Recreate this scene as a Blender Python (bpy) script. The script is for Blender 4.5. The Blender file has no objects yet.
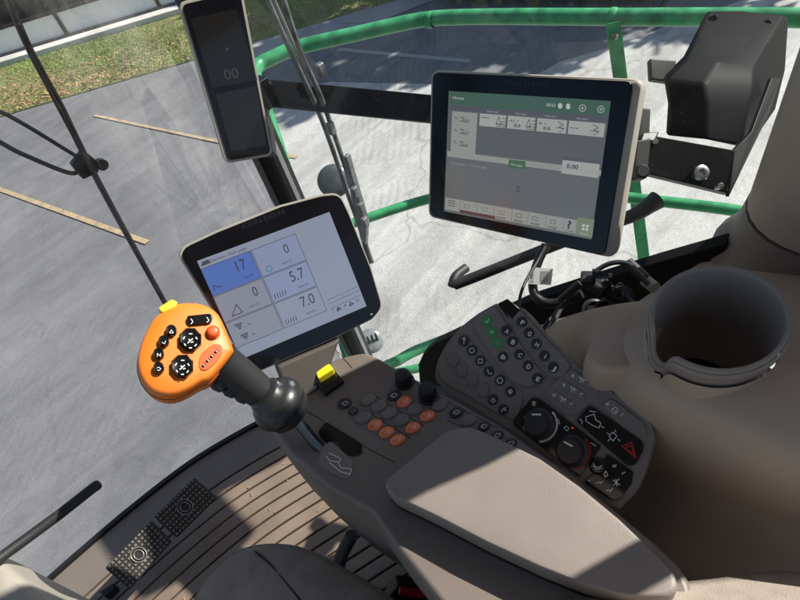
import bpy, bmesh, math, random
from mathutils import Vector as V, Matrix
random.seed(7)
sc = bpy.context.scene; COL = sc.collection
# ------------------------------------------------------------------ camera frame (800x600 photo pixels)
FP = 582.0
H_, P_, R_ = map(math.radians, (35, 47, 18.3))
FW = V((math.sin(H_)*math.cos(P_), math.cos(H_)*math.cos(P_), -math.sin(P_)))
_r = V((math.cos(H_), -math.sin(H_), 0)); _u = _r.cross(FW)
RT = math.cos(R_)*_r - math.sin(R_)*_u; UP = math.sin(R_)*_r + math.cos(R_)*_u
CC = V((0, 0, 1.35))
def ray(x, y): return FW + RT*((x-400)/FP) - UP*((y-300)/FP)
def D(x, y, t): return CC + ray(x, y)*t
class Plane:
    def __init__(s, p, n): s.p = V(p); s.n = V(n).normalized()
    def at(s, x, y, w=0):
        v = ray(x, y); t = (s.p - CC).dot(s.n)/v.dot(s.n)
        return CC + v*t + s.n*w
    def off(s, w): return Plane(s.p + s.n*w, s.n)
def plane3(a, b, c):
    n = (b-a).cross(c-a).normalized()
    if n.dot(CC-a) < 0: n = -n
    return Plane(a, n)
def zpl(z): return Plane((0, 0, z), (0, 0, 1))
GZ = -2.0
# ------------------------------------------------------------------ materials
MATS = {}
def mat(name, col, rough=.5, bump=0, bscale=600, metal=0, var=0, vscale=8, coat=0, spec=.5, bdist=.0004):
    m = bpy.data.materials.new(name); m.use_nodes = True; nt = m.node_tree; b = nt.nodes['Principled BSDF']
    b.inputs['Base Color'].default_value = (*col, 1); b.inputs['Roughness'].default_value = rough
    b.inputs['Metallic'].default_value = metal; b.inputs['Specular IOR Level'].default_value = spec
    if coat: b.inputs['Coat Weight'].default_value = coat; b.inputs['Coat Roughness'].default_value = .08
    tc = nt.nodes.new('ShaderNodeTexCoord')
    if var:
        n = nt.nodes.new('ShaderNodeTexNoise'); n.inputs['Scale'].default_value = vscale; n.inputs['Detail'].default_value = 6
        nt.links.new(tc.outputs['Object'], n.inputs['Vector'])
        mp = nt.nodes.new('ShaderNodeMapRange'); mp.inputs['From Min'].default_value = .3; mp.inputs['From Max'].default_value = .7
        mp.inputs['To Min'].default_value = 1-var; mp.inputs['To Max'].default_value = 1+var
        nt.links.new(n.outputs['Fac'], mp.inputs['Value'])
        mx = nt.nodes.new('ShaderNodeMix'); mx.data_type = 'RGBA'; mx.blend_type = 'MULTIPLY'; mx.inputs[0].default_value = 1
        mx.inputs[6].default_value = (*col, 1); nt.links.new(mp.outputs[0], mx.inputs[7])
        nt.links.new(mx.outputs[2], b.inputs['Base Color'])
        m2 = nt.nodes.new('ShaderNodeMapRange'); m2.inputs['To Min'].default_value = max(0.03, rough-.1); m2.inputs['To Max'].default_value = min(1, rough+.12)
        nt.links.new(n.outputs['Fac'], m2.inputs['Value']); nt.links.new(m2.outputs[0], b.inputs['Roughness'])
    if bump:
        v = nt.nodes.new('ShaderNodeTexVoronoi'); v.inputs['Scale'].default_value = bscale
        nt.links.new(tc.outputs['Object'], v.inputs['Vector'])
        bp = nt.nodes.new('ShaderNodeBump'); bp.inputs['Strength'].default_value = bump; bp.inputs['Distance'].default_value = bdist
        nt.links.new(v.outputs['Distance'], bp.inputs['Height']); nt.links.new(bp.outputs[0], b.inputs['Normal'])
    MATS[name] = m; return m
def emis(name, col, e, rough=.12, base=.02, ecol2=None):
    m = mat(name, (base,)*3, rough); b = m.node_tree.nodes['Principled BSDF']
    b.inputs['Emission Color'].default_value = (*col, 1); b.inputs['Emission Strength'].default_value = e*.40; b.inputs['Specular IOR Level'].default_value = .25; b.inputs['Coat Weight'].default_value = 1; b.inputs['Coat Roughness'].default_value = .17; b.inputs['Coat IOR'].default_value = 1.42 if base > .01 else 1.15
    return m
BROWN = mat('console plastic', (.165, .136, .118), .46, .35, 900, var=.1, vscale=6)
BROWN2 = mat('dark console plastic', (.19, .162, .145), .5, .35, 900, var=.1)
LID = mat('armrest vinyl', (.215, .182, .158), .44, .5, 1100, var=.07, vscale=9, bdist=.00035)
TAN = mat('tan trim plastic', (.40, .305, .23), .5, .3, 700, var=.08, vscale=5)
TAN2 = mat('pillar trim plastic', (.36, .285, .225), .55, .3, 700, var=.06)
CUPM = mat('taupe bin plastic', (.26, .22, .19), .5, .3, 900, var=.08)
BLACK = mat('black plastic', (.008, .008, .009), .45, .15, 2000, var=.25, vscale=20)
BLACKM = mat('black powder coat', (.004, .004, .0045), .38, .15, 2500, spec=.22)
GLOSS = mat('gloss black panel', (.006, .006, .007), .12, var=.3, vscale=30)
RUB = mat('rubber', (.02, .02, .021), .55, .3, 500, var=.2)
KEYB = mat('rubber key', (.028, .026, .026), .5, .2, 1500)
KEYG = mat('blank key', (.16, .145, .135), .48, .3, 1200)
KEYO = mat('orange key', (.75, .2, .085), .4, .2, 900, var=.12, vscale=60)
ORANGE = mat('orange grip plastic', (.80, .20, .02), .42, .25, 1400, var=.07, vscale=25, coat=.06)
ORANGE2 = mat('orange red button', (.78, .1, .02), .35)
YEL = mat('yellow plastic', (.8, .62, .02), .4, .2, 900, var=.08, vscale=40)
BALL = mat('satin dark gaiter', (.02, .021, .022), .36, .15, 700, var=.2, vscale=15)
STEEL = mat('bright steel', (.4, .4, .42), .28, metal=1, var=.15, vscale=30)
ALU = mat('wiper aluminium', (.12, .13, .135), .35, metal=.3, var=.5, vscale=40)
CREAM = mat('cream housing', (.38, .34, .29), .45, .2, 900, var=.06)
BEZ = mat('bezel glass', (.005, .005, .007), .13, var=.3, vscale=12, spec=.3)
GREEN = mat('green paint', (.035, .25, .10), .4, .15, 300, var=.35, vscale=22)
WHITE = mat('white marking', (.8, .8, .78), .5)
GREY = mat('grey marking', (.3, .3, .29), .5)
KGREEN = mat('green key', (.04, .28, .07), .4)
RED = mat('red marking', (.5, .02, .015), .4)
REDP = mat('red buckle plastic', (.6, .015, .02), .35)
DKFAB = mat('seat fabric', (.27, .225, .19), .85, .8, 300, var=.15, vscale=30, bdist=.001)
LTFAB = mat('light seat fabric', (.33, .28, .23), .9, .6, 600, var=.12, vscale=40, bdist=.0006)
TAG = mat('paper tag', (.75, .75, .74), .6, var=.06, vscale=60)
WALLM = mat('painted wall panel', (.8, .78, .72), .6, .2, 40, var=.08, vscale=1.2)
KERB = mat('concrete kerb', (.52, .50, .47), .8, .4, 40, var=.15, vscale=2, bdist=.004)
PAV = mat('concrete walk', (.3, .3, .3), .85, .5, 60, var=.14, vscale=2.5, bdist=.003)
YLINE = mat('yellow road paint', (.46, .35, .17), .8, .4, 60, var=.3, vscale=9, bdist=.002)
BARK = mat('bark', (.12, .09, .065), .9, .8, 18, var=.3, bdist=.02)
REFL_GREY = mat('reflection grey', (.25, .27, .28), .2, .5, 140, metal=.2, var=.3, vscale=30)
ROOFM = mat('headliner', (.36, .34, .31), .9, .3, 400)

def glass(name, tint, dirt_haze=.0, refl=1.0):
    m = bpy.data.materials.new(name); m.use_nodes = True; nt = m.node_tree; nt.nodes.clear()
    o = nt.nodes.new('ShaderNodeOutputMaterial'); t = nt.nodes.new('ShaderNodeBsdfTransparent'); t.inputs[0].default_value = (*tint, 1)
    g = nt.nodes.new('ShaderNodeBsdfGlossy'); g.inputs['Roughness'].default_value = .01
    lw = nt.nodes.new('ShaderNodeFresnel'); lw.inputs['IOR'].default_value = 1.4
    ge = nt.nodes.new('ShaderNodeNewGeometry'); io = nt.nodes.new('ShaderNodeMapRange'); io.inputs['To Min'].default_value = 1.4; io.inputs['To Max'].default_value = 1/1.4
    nt.links.new(ge.outputs['Backfacing'], io.inputs['Value']); nt.links.new(io.outputs[0], lw.inputs['IOR'])
    mx = nt.nodes.new('ShaderNodeMixShader'); nt.links.new(lw.outputs[0], mx.inputs[0]); nt.links.new(t.outputs[0], mx.inputs[1]); nt.links.new(g.outputs[0], mx.inputs[2])
    last = mx
    if dirt_haze:
        df = nt.nodes.new('ShaderNodeBsdfDiffuse'); df.inputs[0].default_value = (.6, .58, .55, 1)
        tc = nt.nodes.new('ShaderNodeTexCoord'); n = nt.nodes.new('ShaderNodeTexNoise'); n.inputs['Scale'].default_value = 5; n.inputs['Detail'].default_value = 9; n.inputs['Roughness'].default_value = .7
        n.inputs['Distortion'].default_value = 1.5
        nt.links.new(tc.outputs['Object'], n.inputs['Vector'])
        mr = nt.nodes.new('ShaderNodeMapRange'); mr.inputs['From Min'].default_value = .42; mr.inputs['From Max'].default_value = .75; mr.inputs['To Max'].default_value = dirt_haze; mr.inputs['To Min'].default_value = dirt_haze*.15
        nt.links.new(n.outputs['Fac'], mr.inputs['Value'])
        vo = nt.nodes.new('ShaderNodeTexVoronoi'); vo.inputs['Scale'].default_value = 90; nt.links.new(tc.outputs['Object'], vo.inputs['Vector'])
        lt = nt.nodes.new('ShaderNodeMath'); lt.operation = 'LESS_THAN'; lt.inputs[1].default_value = .085; nt.links.new(vo.outputs['Distance'], lt.inputs[0])
        ml = nt.nodes.new('ShaderNodeMath'); ml.operation = 'MULTIPLY'; ml.inputs[1].default_value = .3; nt.links.new(lt.outputs[0], ml.inputs[0])
        ad = nt.nodes.new('ShaderNodeMath'); ad.operation = 'ADD'; nt.links.new(mr.outputs[0], ad.inputs[0]); nt.links.new(ml.outputs[0], ad.inputs[1])
        m2 = nt.nodes.new('ShaderNodeMixShader'); nt.links.new(ad.outputs[0], m2.inputs[0]); nt.links.new(mx.outputs[0], m2.inputs[1]); nt.links.new(df.outputs[0], m2.inputs[2]); last = m2
    nt.links.new(last.outputs[0], o.inputs[0]); return m
GLASS = glass('windshield glass', (.96, .97, .97), .16)  # dirt film, raised to imitate hazy glare on the glass too
GLASS2 = glass('side glass', (.93, .97, .95), .07)
WINGL = mat('dark window glass', (.012, .016, .018), .05)

# ------------------------------------------------------------------ object helpers
def wloc(o):
    l = V((0, 0, 0))
    while o is not None: l += o.location; o = o.parent
    return l
def thing(name, label, cat, loc, group=None):
    o = bpy.data.objects.new(name, None); o.empty_display_size = .05; COL.objects.link(o); o.location = loc
    o['label'] = label; o['category'] = cat
    if group: o['group'] = group
    return o
def mk(name, verts, faces, m, parent=None, smooth=True, bevel=0, seg=3, sub=0, ang=35, label=None, cat=None, kind=None, group=None, mats=None, fm=None):
    L = wloc(parent) if parent else V((0, 0, 0))
    me = bpy.data.meshes.new(name); me.from_pydata([V(v)-L for v in verts], [], faces)
    bm = bmesh.new(); bm.from_mesh(me); bmesh.ops.remove_doubles(bm, verts=bm.verts, dist=1e-6)
    if not mats: bmesh.ops.recalc_face_normals(bm, faces=bm.faces)
    bm.to_mesh(me); bm.free()
    me.materials.append(m)
    if mats:
        for q in mats: me.materials.append(q)
        if fm:
            for p, i in zip(me.polygons, fm): p.material_index = i
    o = bpy.data.objects.new(name, me); COL.objects.link(o)
    if parent: o.parent = parent
    if smooth:
        for p in me.polygons: p.use_smooth = True
        for e in me.edges: pass
        bm = bmesh.new(); bm.from_mesh(me)
        if not sub:
            for e in bm.edges:
                if len(e.link_faces) == 2 and e.calc_face_angle(0) > math.radians(ang): e.smooth = False
        bm.to_mesh(me); bm.free()
    if bevel:
        b = o.modifiers.new('bevel', 'BEVEL'); b.width = bevel; b.segments = seg; b.limit_method = 'ANGLE'; b.angle_limit = math.radians(ang); b.harden_normals = False
        if smooth:
            bm = bmesh.new(); bm.from_mesh(me)
            for e in bm.edges: e.smooth = True
            bm.to_mesh(me); bm.free()
            w = o.modifiers.new('wn', 'WEIGHTED_NORMAL'); w.keep_sharp = True
    if sub:
        s = o.modifiers.new('sub', 'SUBSURF'); s.levels = sub; s.render_levels = sub
    if label: o['label'] = label
    if cat: o['category'] = cat
    if kind: o['kind'] = kind
    if group: o['group'] = group
    return o
def rnd(pts, r, n=5):
    "round the corners of a 2D/3D polygon"
    out = []; N = len(pts); pts = [V(p) for p in pts]
    for i in range(N):
        a, b, c = pts[i-1], pts[i], pts[(i+1) % N]
        rr = r[i] if isinstance(r, (list, tuple)) else r
        if rr <= 0: out.append(b); continue
        d1 = (a-b); d2 = (c-b); k = min(rr, d1.length*.48, d2.length*.48)
        p = b+d1.normalized()*k; q = b+d2.normalized()*k
        for j in range(n+1):
            t = j/n; out.append(p*(1-t)**2 + b*2*t*(1-t) + q*t*t)
    return out
def px(pl, pts, w=0): return [pl.at(x, y, w) for x, y in pts]
def prism(top, n, th):
    "closed slab: polygon top and same polygon moved by -n*th"
    N = len(top); vs = [V(p) for p in top] + [V(p)-n*th for p in top]
    fs = [list(range(N)), [N+N-1-i for i in range(N)]] + [[i, (i+1) % N, N+(i+1) % N, N+i] for i in range(N)]
    return vs, fs
def slab(name, pl, pts, th, m, parent, w=0, r=0, bevel=0, n=5, **k):
    top = px(pl, pts, w)
    if r: top = rnd(top, r, n)
    vs, fs = prism(top, pl.n, th)
    return mk(name, vs, fs, m, parent, bevel=bevel, **k)
def rings(name, rs, m, parent, cap0=True, cap1=True, **k):
    N = len(rs[0]); vs = [p for r in rs for p in r]; fs = []
    for j in range(len(rs)-1):
        for i in range(N): fs.append([j*N+i, j*N+(i+1) % N, (j+1)*N+(i+1) % N, (j+1)*N+i])
    if cap0: fs.append(list(range(N))[::-1])
    if cap1: fs.append([(len(rs)-1)*N+i for i in range(N)])
    return mk(name, vs, fs, m, parent, **k)
def cen(ps):
    c = V((0, 0, 0))
    for p in ps: c += p
    return c/len(ps)
def puff(name, outline, n, prof, m, parent, **k):
    "prof: list of (scale, offset along n)"
    c = cen(outline); rs = [[c+(p-c)*s+n*w for p in outline] for s, w in prof]
    return rings(name, rs, m, parent, **k)
def ell(pl, x, y, a, b, ang=0, n=20, w=0):
    t = math.radians(ang); o = []
    for i in range(n):
        q = 2*math.pi*i/n; u = a*math.cos(q); v = b*math.sin(q)
        o.append(pl.at(x+u*math.cos(t)-v*math.sin(t), y+u*math.sin(t)+v*math.cos(t), w))
    return o
def key(pl, x, y, a, b, ang, m, parent, h=.003, name='key', n=20, dome=.0012):
    o = ell(pl, x, y, a, b, ang, n)
    return puff(name, o, pl.n, [(1, -.001), (1, h*.7), (.93, h), (.6, h+dome*.7), (.25, h+dome)], m, parent, ang=60)
def spl(pts, n=8):
    pts = [V(p) for p in pts]; out = []
    P = [pts[0]*2-pts[1]] + pts + [pts[-1]*2-pts[-2]]
    for i in range(1, len(P)-2):
        a, b, c, d = P[i-1:i+3]
        for j in range(n):
            t = j/n; out.append(.5*((2*b)+(c-a)*t+(2*a-5*b+4*c-d)*t*t+(3*b-a-3*c+d)*t**3))
    out.append(pts[-1]); return out
def tube(name, pts, r, m, parent, n=12, smooth_path=True, seg=8, flat=None, **k):
    if smooth_path and len(pts) > 2: pts = spl(pts, seg)
    pts = [V(p) for p in pts]; rs = []
    t0 = (pts[1]-pts[0]).normalized(); a = t0.cross(V((0, 0, 1)))
    if a.length < .1: a = t0.cross(V((1, 0, 0)))
    a.normalize()
    for i, p in enumerate(pts):
        t = (pts[min(i+1, len(pts)-1)]-pts[max(i-1, 0)]).normalized()
        a = (a - t*a.dot(t)).normalized(); b = t.cross(a)
        rr = r(i/(len(pts)-1)) if callable(r) else r
        ra, rb = (rr, rr) if not flat else (rr*flat[0], rr*flat[1])
        rs.append([p+a*math.cos(q)*ra+b*math.sin(q)*rb for q in [2*math.pi*j/n for j in range(n)]])
    return rings(name, rs, m, parent, ang=50, **k)
def box(name, c, s, m, parent=None, rz=0, bevel=0, **k):
    c = V(c); M = Matrix.Rotation(rz, 3, 'Z'); vs = [c+M@V((x*s[0]/2, y*s[1]/2, z*s[2]/2)) for x in (-1, 1) for y in (-1, 1) for z in (-1, 1)]
    fs = [[0, 1, 3, 2], [4, 6, 7, 5], [0, 4, 5, 1], [2, 3, 7, 6], [0, 2, 6, 4], [1, 5, 7, 3]]
    return mk(name, vs, fs, m, parent, bevel=bevel, **k)
def lathe(name, c, ax, prof, m, parent, n=28, **k):
    c = V(c); ax = V(ax).normalized(); a = ax.orthogonal().normalized(); b = ax.cross(a)
    rs = [[c+ax*z+(a*math.cos(2*math.pi*i/n)+b*math.sin(2*math.pi*i/n))*r for i in range(n)] for r, z in prof]
    return rings(name, rs, m, parent, **k)
def ribbon_geo(pl, lines, wd, w):
    vs = []; fs = []
    for L in lines:
        P = [pl.at(x, y, w) for x, y in L]
        for a, b in zip(P[:-1], P[1:]):
            d = (b-a)
            if d.length < 1e-6: continue
            d.normalize(); s = pl.n.cross(d)*wd/2; a2 = a-d*wd*.4; b2 = b+d*wd*.4; i = len(vs)
            vs += [a2-s, b2-s, b2+s, a2+s]; fs.append([i, i+1, i+2, i+3])
    return vs, fs
def strokes(name, pl, lines, wd, m, parent, w=.0005, up=None):
    if name == 'groove' and len(lines) > 1:
        for L_1 in lines: strokes(name, pl, [L_1], wd, m, parent, w)
        return
    vs, fs = ribbon_geo(pl, lines, wd, w)
    o = mk(name, vs, fs, m, parent, smooth=False); orient(o, pl.n); return o
def orient(o, n):
    bm = bmesh.new(); bm.from_mesh(o.data); bm.normal_update()
    for f in bm.faces:
        if f.normal.dot(n) < 0: f.normal_flip()
    bm.to_mesh(o.data); bm.free()
def flat(name, pl, pts, m, parent, w=.0004, r=0, **k):
    top = px(pl, pts, w)
    if r: top = rnd(top, r, 4)
    o = mk(name, top, [list(range(len(top)))], m, parent, smooth=False, **k); orient(o, pl.n); return o
FONT = {}
def text(name, pl, s, p0, p1, hpx, m, parent, w=.0006, bold=0):
    "baseline from pixel p0 towards p1, cap height about hpx pixels; squeezed to the width p0-p1"
    if (s, bold) not in FONT:
        cu = bpy.data.curves.new('lettering', 'FONT'); cu.body = s; cu.resolution_u = 3; cu.offset = bold
        ob = bpy.data.objects.new('tmp', cu); COL.objects.link(ob); bpy.context.view_layer.update()
        me = bpy.data.meshes.new_from_object(ob.evaluated_get(bpy.context.evaluated_depsgraph_get()))
        bpy.data.objects.remove(ob); FONT[(s, bold)] = ([v.co.copy() for v in me.vertices], [list(p.vertices) for p in me.polygons]); bpy.data.meshes.remove(me)
    vs, fs = FONT[(s, bold)]
    if not vs: return
    x0 = min(v.x for v in vs); x1 = max(v.x for v in vs); y1 = max(v.y for v in vs)
    A = pl.at(*p0, w); B = pl.at(*p1, w); X = B-A; wid = X.length; X.normalize(); Y = pl.n.cross(X)
    h = (pl.at(p0[0], p0[1])-pl.at(p0[0], p0[1]-hpx)).length
    out = [A+X*((v.x-x0)/(x1-x0)*wid)+Y*(v.y/y1*h) for v in vs]
    o = mk(name, out, fs, m, parent, smooth=False); orient(o, pl.n); return o
def lerp(a, b, t): return (a[0]+(b[0]-a[0])*t, a[1]+(b[1]-a[1])*t)
def bil(q, u, v):
    "u,v in 0..1 inside pixel quad TL TR BR BL"
    return lerp(lerp(q[0], q[1], u), lerp(q[3], q[2], u), v)

# ================================================================== OUTSIDE
def ground_mat(name, c1, c2, rough, tracks=0, cracks=1, scale=1.0):
    m = bpy.data.materials.new(name); m.use_nodes = True; nt = m.node_tree; b = nt.nodes['Principled BSDF']; N = nt.nodes.new; Lk = nt.links.new
    tc = N('ShaderNodeTexCoord')
    def noise(s, d, r=.6, dist=0, vec=None):
        n = N('ShaderNodeTexNoise'); n.inputs['Scale'].default_value = s; n.inputs['Detail'].default_value = d; n.inputs['Roughness'].default_value = r; n.inputs['Distortion'].default_value = dist
        Lk(vec or tc.outputs['Object'], n.inputs['Vector']); return n.outputs['Fac']
    def mr(v, a, bb, c, d):
        n = N('ShaderNodeMapRange'); n.inputs['From Min'].default_value = a; n.inputs['From Max'].default_value = bb; n.inputs['To Min'].default_value = c; n.inputs['To Max'].default_value = d
        Lk(v, n.inputs['Value']); return n.outputs[0]
    def mul(a, bb):
        n = N('ShaderNodeMath'); n.operation = 'MULTIPLY'; Lk(a, n.inputs[0]); Lk(bb, n.inputs[1]); return n.outputs[0]
    big = noise(.5*scale, 8, .62, .4); fine = noise(70, 4, .75); mid = noise(6, 6, .7, .8)
    ramp = N('ShaderNodeMix'); ramp.data_type = 'RGBA'; ramp.inputs[6].default_value = (*c1, 1); ramp.inputs[7].default_value = (*c2, 1)
    Lk(mr(big, .3, .7, 0, 1), ramp.inputs[0])
    f = mul(mr(fine, .3, .7, .78, 1.22), mr(mid, .3, .7, .88, 1.12))
    f = mul(f, mr(noise(1.3, 3, .5, .3), .60, .72, 1, .80))
    f = mul(f, mr(noise(260, 2, .8), .35, .65, .88, 1.12))
    if cracks:
        vo = N('ShaderNodeTexVoronoi'); vo.feature = 'DISTANCE_TO_EDGE'; vo.inputs['Scale'].default_value = .26
        ad = N('ShaderNodeVectorMath'); ad.operation = 'ADD'; nn = N('ShaderNodeTexNoise'); nn.inputs['Scale'].default_value = 1.6; nn.inputs['Detail'].default_value = 6
        Lk(tc.outputs['Object'], nn.inputs['Vector']); sc_ = N('ShaderNodeVectorMath'); sc_.operation = 'SCALE'; sc_.inputs['Scale'].default_value = .9; Lk(nn.outputs['Color'], sc_.inputs[0])
        Lk(tc.outputs['Object'], ad.inputs[0]); Lk(sc_.outputs[0], ad.inputs[1]); Lk(ad.outputs[0], vo.inputs['Vector'])
        f = mul(f, mr(vo.outputs['Distance'], .0, .006, 1-.28*cracks, 1))
    if tracks:
        for rz, sc2, lo in ((.5, 1.1, .93-.05*tracks), (-.9, .8, .95-.04*tracks)):
            mp = N('ShaderNodeMapping'); mp.inputs['Rotation'].default_value = (0, 0, rz); mp.inputs['Scale'].default_value = (.25, 2.2, 1)
            Lk(tc.outputs['Object'], mp.inputs['Vector'])
            s = noise(sc2, 7, .68, 1.2, mp.outputs[0]); f = mul(f, mr(s, .47, .56, 1, lo)) if rz > 0 else mul(f, mr(s, .44, .60, lo, 1.06))
        w = N('ShaderNodeTexWave'); w.inputs['Scale'].default_value = 4; w.inputs['Distortion'].default_value = 3; w.inputs['Detail'].default_value = 3
        mp = N('ShaderNodeMapping'); mp.inputs['Rotation'].default_value = (0, 0, .9); Lk(tc.outputs['Object'], mp.inputs['Vector']); Lk(mp.outputs[0], w.inputs['Vector'])
        gate = mr(noise(.9, 5, .6, .6), .52, .6, 0, 1)
        one = N('ShaderNodeMath'); one.operation = 'MULTIPLY_ADD'; one.inputs[1].default_value = -.13*tracks; one.inputs[2].default_value = 1
        Lk(mul(mr(w.outputs['Fac'], .3, .8, 0, 1), gate), one.inputs[0]); f = mul(f, one.outputs[0])
    mx = N('ShaderNodeMix'); mx.data_type = 'RGBA'; mx.blend_type = 'MULTIPLY'; mx.inputs[0].default_value = 1; Lk(ramp.outputs[2], mx.inputs[6]); Lk(f, mx.inputs[7])
    Lk(mx.outputs[2], b.inputs['Base Color']); b.inputs['Roughness'].default_value = rough
    bp = N('ShaderNodeBump'); bp.inputs['Strength'].default_value = .5; bp.inputs['Distance'].default_value = .01; Lk(fine, bp.inputs['Height']); Lk(bp.outputs[0], b.inputs['Normal'])
    return m
ASPH = ground_mat('worn asphalt', (.135, .137, .148), (.19, .19, .192), .8, tracks=.5, cracks=.35)
nt = YLINE.node_tree; n1 = nt.nodes.new('ShaderNodeTexNoise'); n1.inputs['Scale'].default_value = 9; n1.inputs['Detail'].default_value = 8; n1.inputs['Roughness'].default_value = .75
tc_ = nt.nodes.new('ShaderNodeTexCoord'); nt.links.new(tc_.outputs['Object'], n1.inputs['Vector'])
m1 = nt.nodes.new('ShaderNodeMapRange'); m1.inputs['From Min'].default_value = .34; m1.inputs['From Max'].default_value = .70; nt.links.new(n1.outputs['Fac'], m1.inputs['Value'])
x1 = nt.nodes.new('ShaderNodeMix'); x1.data_type = 'RGBA'; x1.inputs[6].default_value = (.50, .35, .17, 1); x1.inputs[7].default_value = (.19, .18, .165, 1); nt.links.new(m1.outputs[0], x1.inputs[0])
nt.links.new(x1.outputs[2], nt.nodes['Principled BSDF'].inputs['Base Color'])
CONC = ground_mat('dusty concrete apron', (.37, .36, .345), (.49, .475, .455), .6, tracks=1, cracks=1)
ROAD_SHADEM = ground_mat('shade-deepened road asphalt', (.15, .152, .16), (.20, .20, .20), .8, tracks=1, cracks=1)
GRASSG = ground_mat('lawn soil', (.11, .15, .04), (.22, .20, .09), .95, cracks=0, scale=2.5)
g0 = zpl(GZ)
def gp(x, y, w=0): return g0.at(x, y, w)
mk('ground', [(-150, -150, GZ), (150, -150, GZ), (150, 200, GZ), (-150, 200, GZ)], [[0, 1, 2, 3]], ASPH, kind='structure', smooth=False)
# concrete apron to the right (its edge runs along the cracked joint behind the corner post)
a, b = gp(60, 165), gp(300, 205)
e = (b-a).normalized()
up_ = gp(640, 30); 
A0 = gp(255, 178); B0 = gp(120, 168)
conc = [gp(236, 95), gp(300, 86), gp(640, 36), gp(800, -60)+V((3, -3, 0)), V((20, -14, GZ)), V((-1.5, -14, GZ)), V((-.3, 1.0, GZ)), gp(420, 520), gp(372, 430), gp(330, 335), gp(296, 256), gp(262, 178)]
mk('concrete_apron', [p+V((0, 0, .004)) for p in conc], [list(range(len(conc)))], CONC, kind='structure', smooth=False)
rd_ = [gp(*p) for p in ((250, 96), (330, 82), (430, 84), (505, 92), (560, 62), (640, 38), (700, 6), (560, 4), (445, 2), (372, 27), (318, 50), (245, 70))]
mk('road', [p+V((0, 0, .0085)) for p in rd_], [list(range(len(rd_)))], ROAD_SHADEM, kind='structure', smooth=False)  # asphalt sheet; its darker colour also deepens the tree shade
# building line / kerb / lawn bands run parallel to direction BD
P1, P2 = gp(0, 62), gp(180, 8); BD = (P2-P1).normalized(); BN = V((BD.y, -BD.x, 0))
if BN.dot(V((1, 1, 0))) < 0: BN = -BN           # away from the camera
def bnd(s, d, z): return P1+BD*s+BN*d+V((0, 0, z))
def strip(name, d0, d1, s0, s1, z, th, m, **k):
    vs = [bnd(s0, d0, z), bnd(s1, d0, z), bnd(s1, d1, z), bnd(s0, d1, z)]
    v, f = prism(vs, V((0, 0, 1)), th); return mk(name, v, f, m, kind='structure', smooth=False, **k)
gd = -(gp(100, 88)-P1).dot(BN)                    # lawn near edge
strip('lawn_kerb', -.34, -.1, -30, 40, .10, .2, KERB, bevel=.01)
strip('foundation_walk', -.1, 1.1, -30, 40, .03, .1, PAV)
strip('lawn', -gd, -.34, -30, 40, .015, .05, GRASSG)
# grass blades and litter on the lawn
def scatter(name, cnt, fn, m, kind='stuff', label=None, cat=None):
    vs = []; fs = []
    for _ in range(cnt):
        p, h, wd, ln = fn(); a = random.random()*6.283; d = V((math.cos(a), math.sin(a), 0))*wd; t = V((random.gauss(0, ln), random.gauss(0, ln), h)); i = len(vs)
        vs += [p-d, p+d, p+d*.6+t*.6, p-d*.4+t*.6, p+t]; fs += [[i, i+1, i+2, i+3], [i+3, i+2, i+4]]
    o = mk(name, vs, fs, m, smooth=False, kind=kind)
    if label: o['label'] = label; o['category'] = cat
    return o
BLADE = mat('grass blade', (.19, .27, .055), .7, var=.6, vscale=1.2); LITTER = mat('dry leaf', (.36, .22, .12), .8, var=.5, vscale=3)
def bl():
    while True:
        s = random.uniform(-4, 14); d = random.uniform(-gd, -.36); p = bnd(s, d, .02)
        if random.random() < .15+.85*(math.sin(s*1.7+d*2.1)*.5+.5)**.7: return p, random.uniform(.015, .045), .006, .02
scatter('grass', 42000, bl, BLADE, label='mown lawn grass between the building kerb and the road', cat='grass')
def lf():
    s = random.gauss(1.6, 2.2); d = -gd+abs(random.gauss(0, .75))+.02; return bnd(s, d, .02), random.uniform(0, .03), .02, .03
scatter('leaf_litter', 4500, lf, LITTER, label='brown dry leaves scattered on the bare front edge of the lawn', cat='leaf litter')
# path beyond (pale walk crossing) and planted strip at the top of the picture
def sheet(name, pts, m, z, **k):
    return mk(name, [gp(x, y)+V((0, 0, z)) if not isinstance(x, V) else x for x, y in pts], [list(range(len(pts)))], m, kind='structure', smooth=False, **k)
sheet('pavement', [(236, 66), (318, 48), (372, 25), (440, -2), (520, -40), (410, -40), (361, 3), (236, 44)], PAV, .008)
# yellow lines: real stripes ~0.1 m wide
def stripe(a, b, wd=.1, z=.012):
    A, B = gp(*a), gp(*b); d = (B-A).normalized(); s = V((-d.y, d.x, 0))*wd/2; zz = V((0, 0, z))
    return [A-s+zz, B-s+zz, B+s+zz, A+s+zz]
for i, (a, b, wd) in enumerate((((-60, 168), (148, 243), .06), ((95, 116), (222, 143), .045), ((250, 149), (297, 158), .05))):
    mk('parking_line', stripe(a, b, wd), [[0, 1, 2, 3]], YLINE, smooth=False, kind='structure')
mk('parking_line', stripe((338, 50), (470, 62), .08), [[0, 1, 2, 3]], GREY, smooth=False, kind='structure')
mk('parking_line', stripe((335, 22), (560, 26), .08), [[0, 1, 2, 3]], GREY, smooth=False, kind='structure')
o = mk('fallen_leaf', [gp(285, 157)+V((-.05, 0, .02)), gp(285, 157)+V((0, -.04, .012)), gp(285, 157)+V((.06, 0, .03)), gp(285, 157)+V((0, .05, .012))], [[0, 1, 2], [0, 2, 3]], LITTER, label='single dry yellow leaf lying on the pavement by the corner post', cat='leaf')
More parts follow.
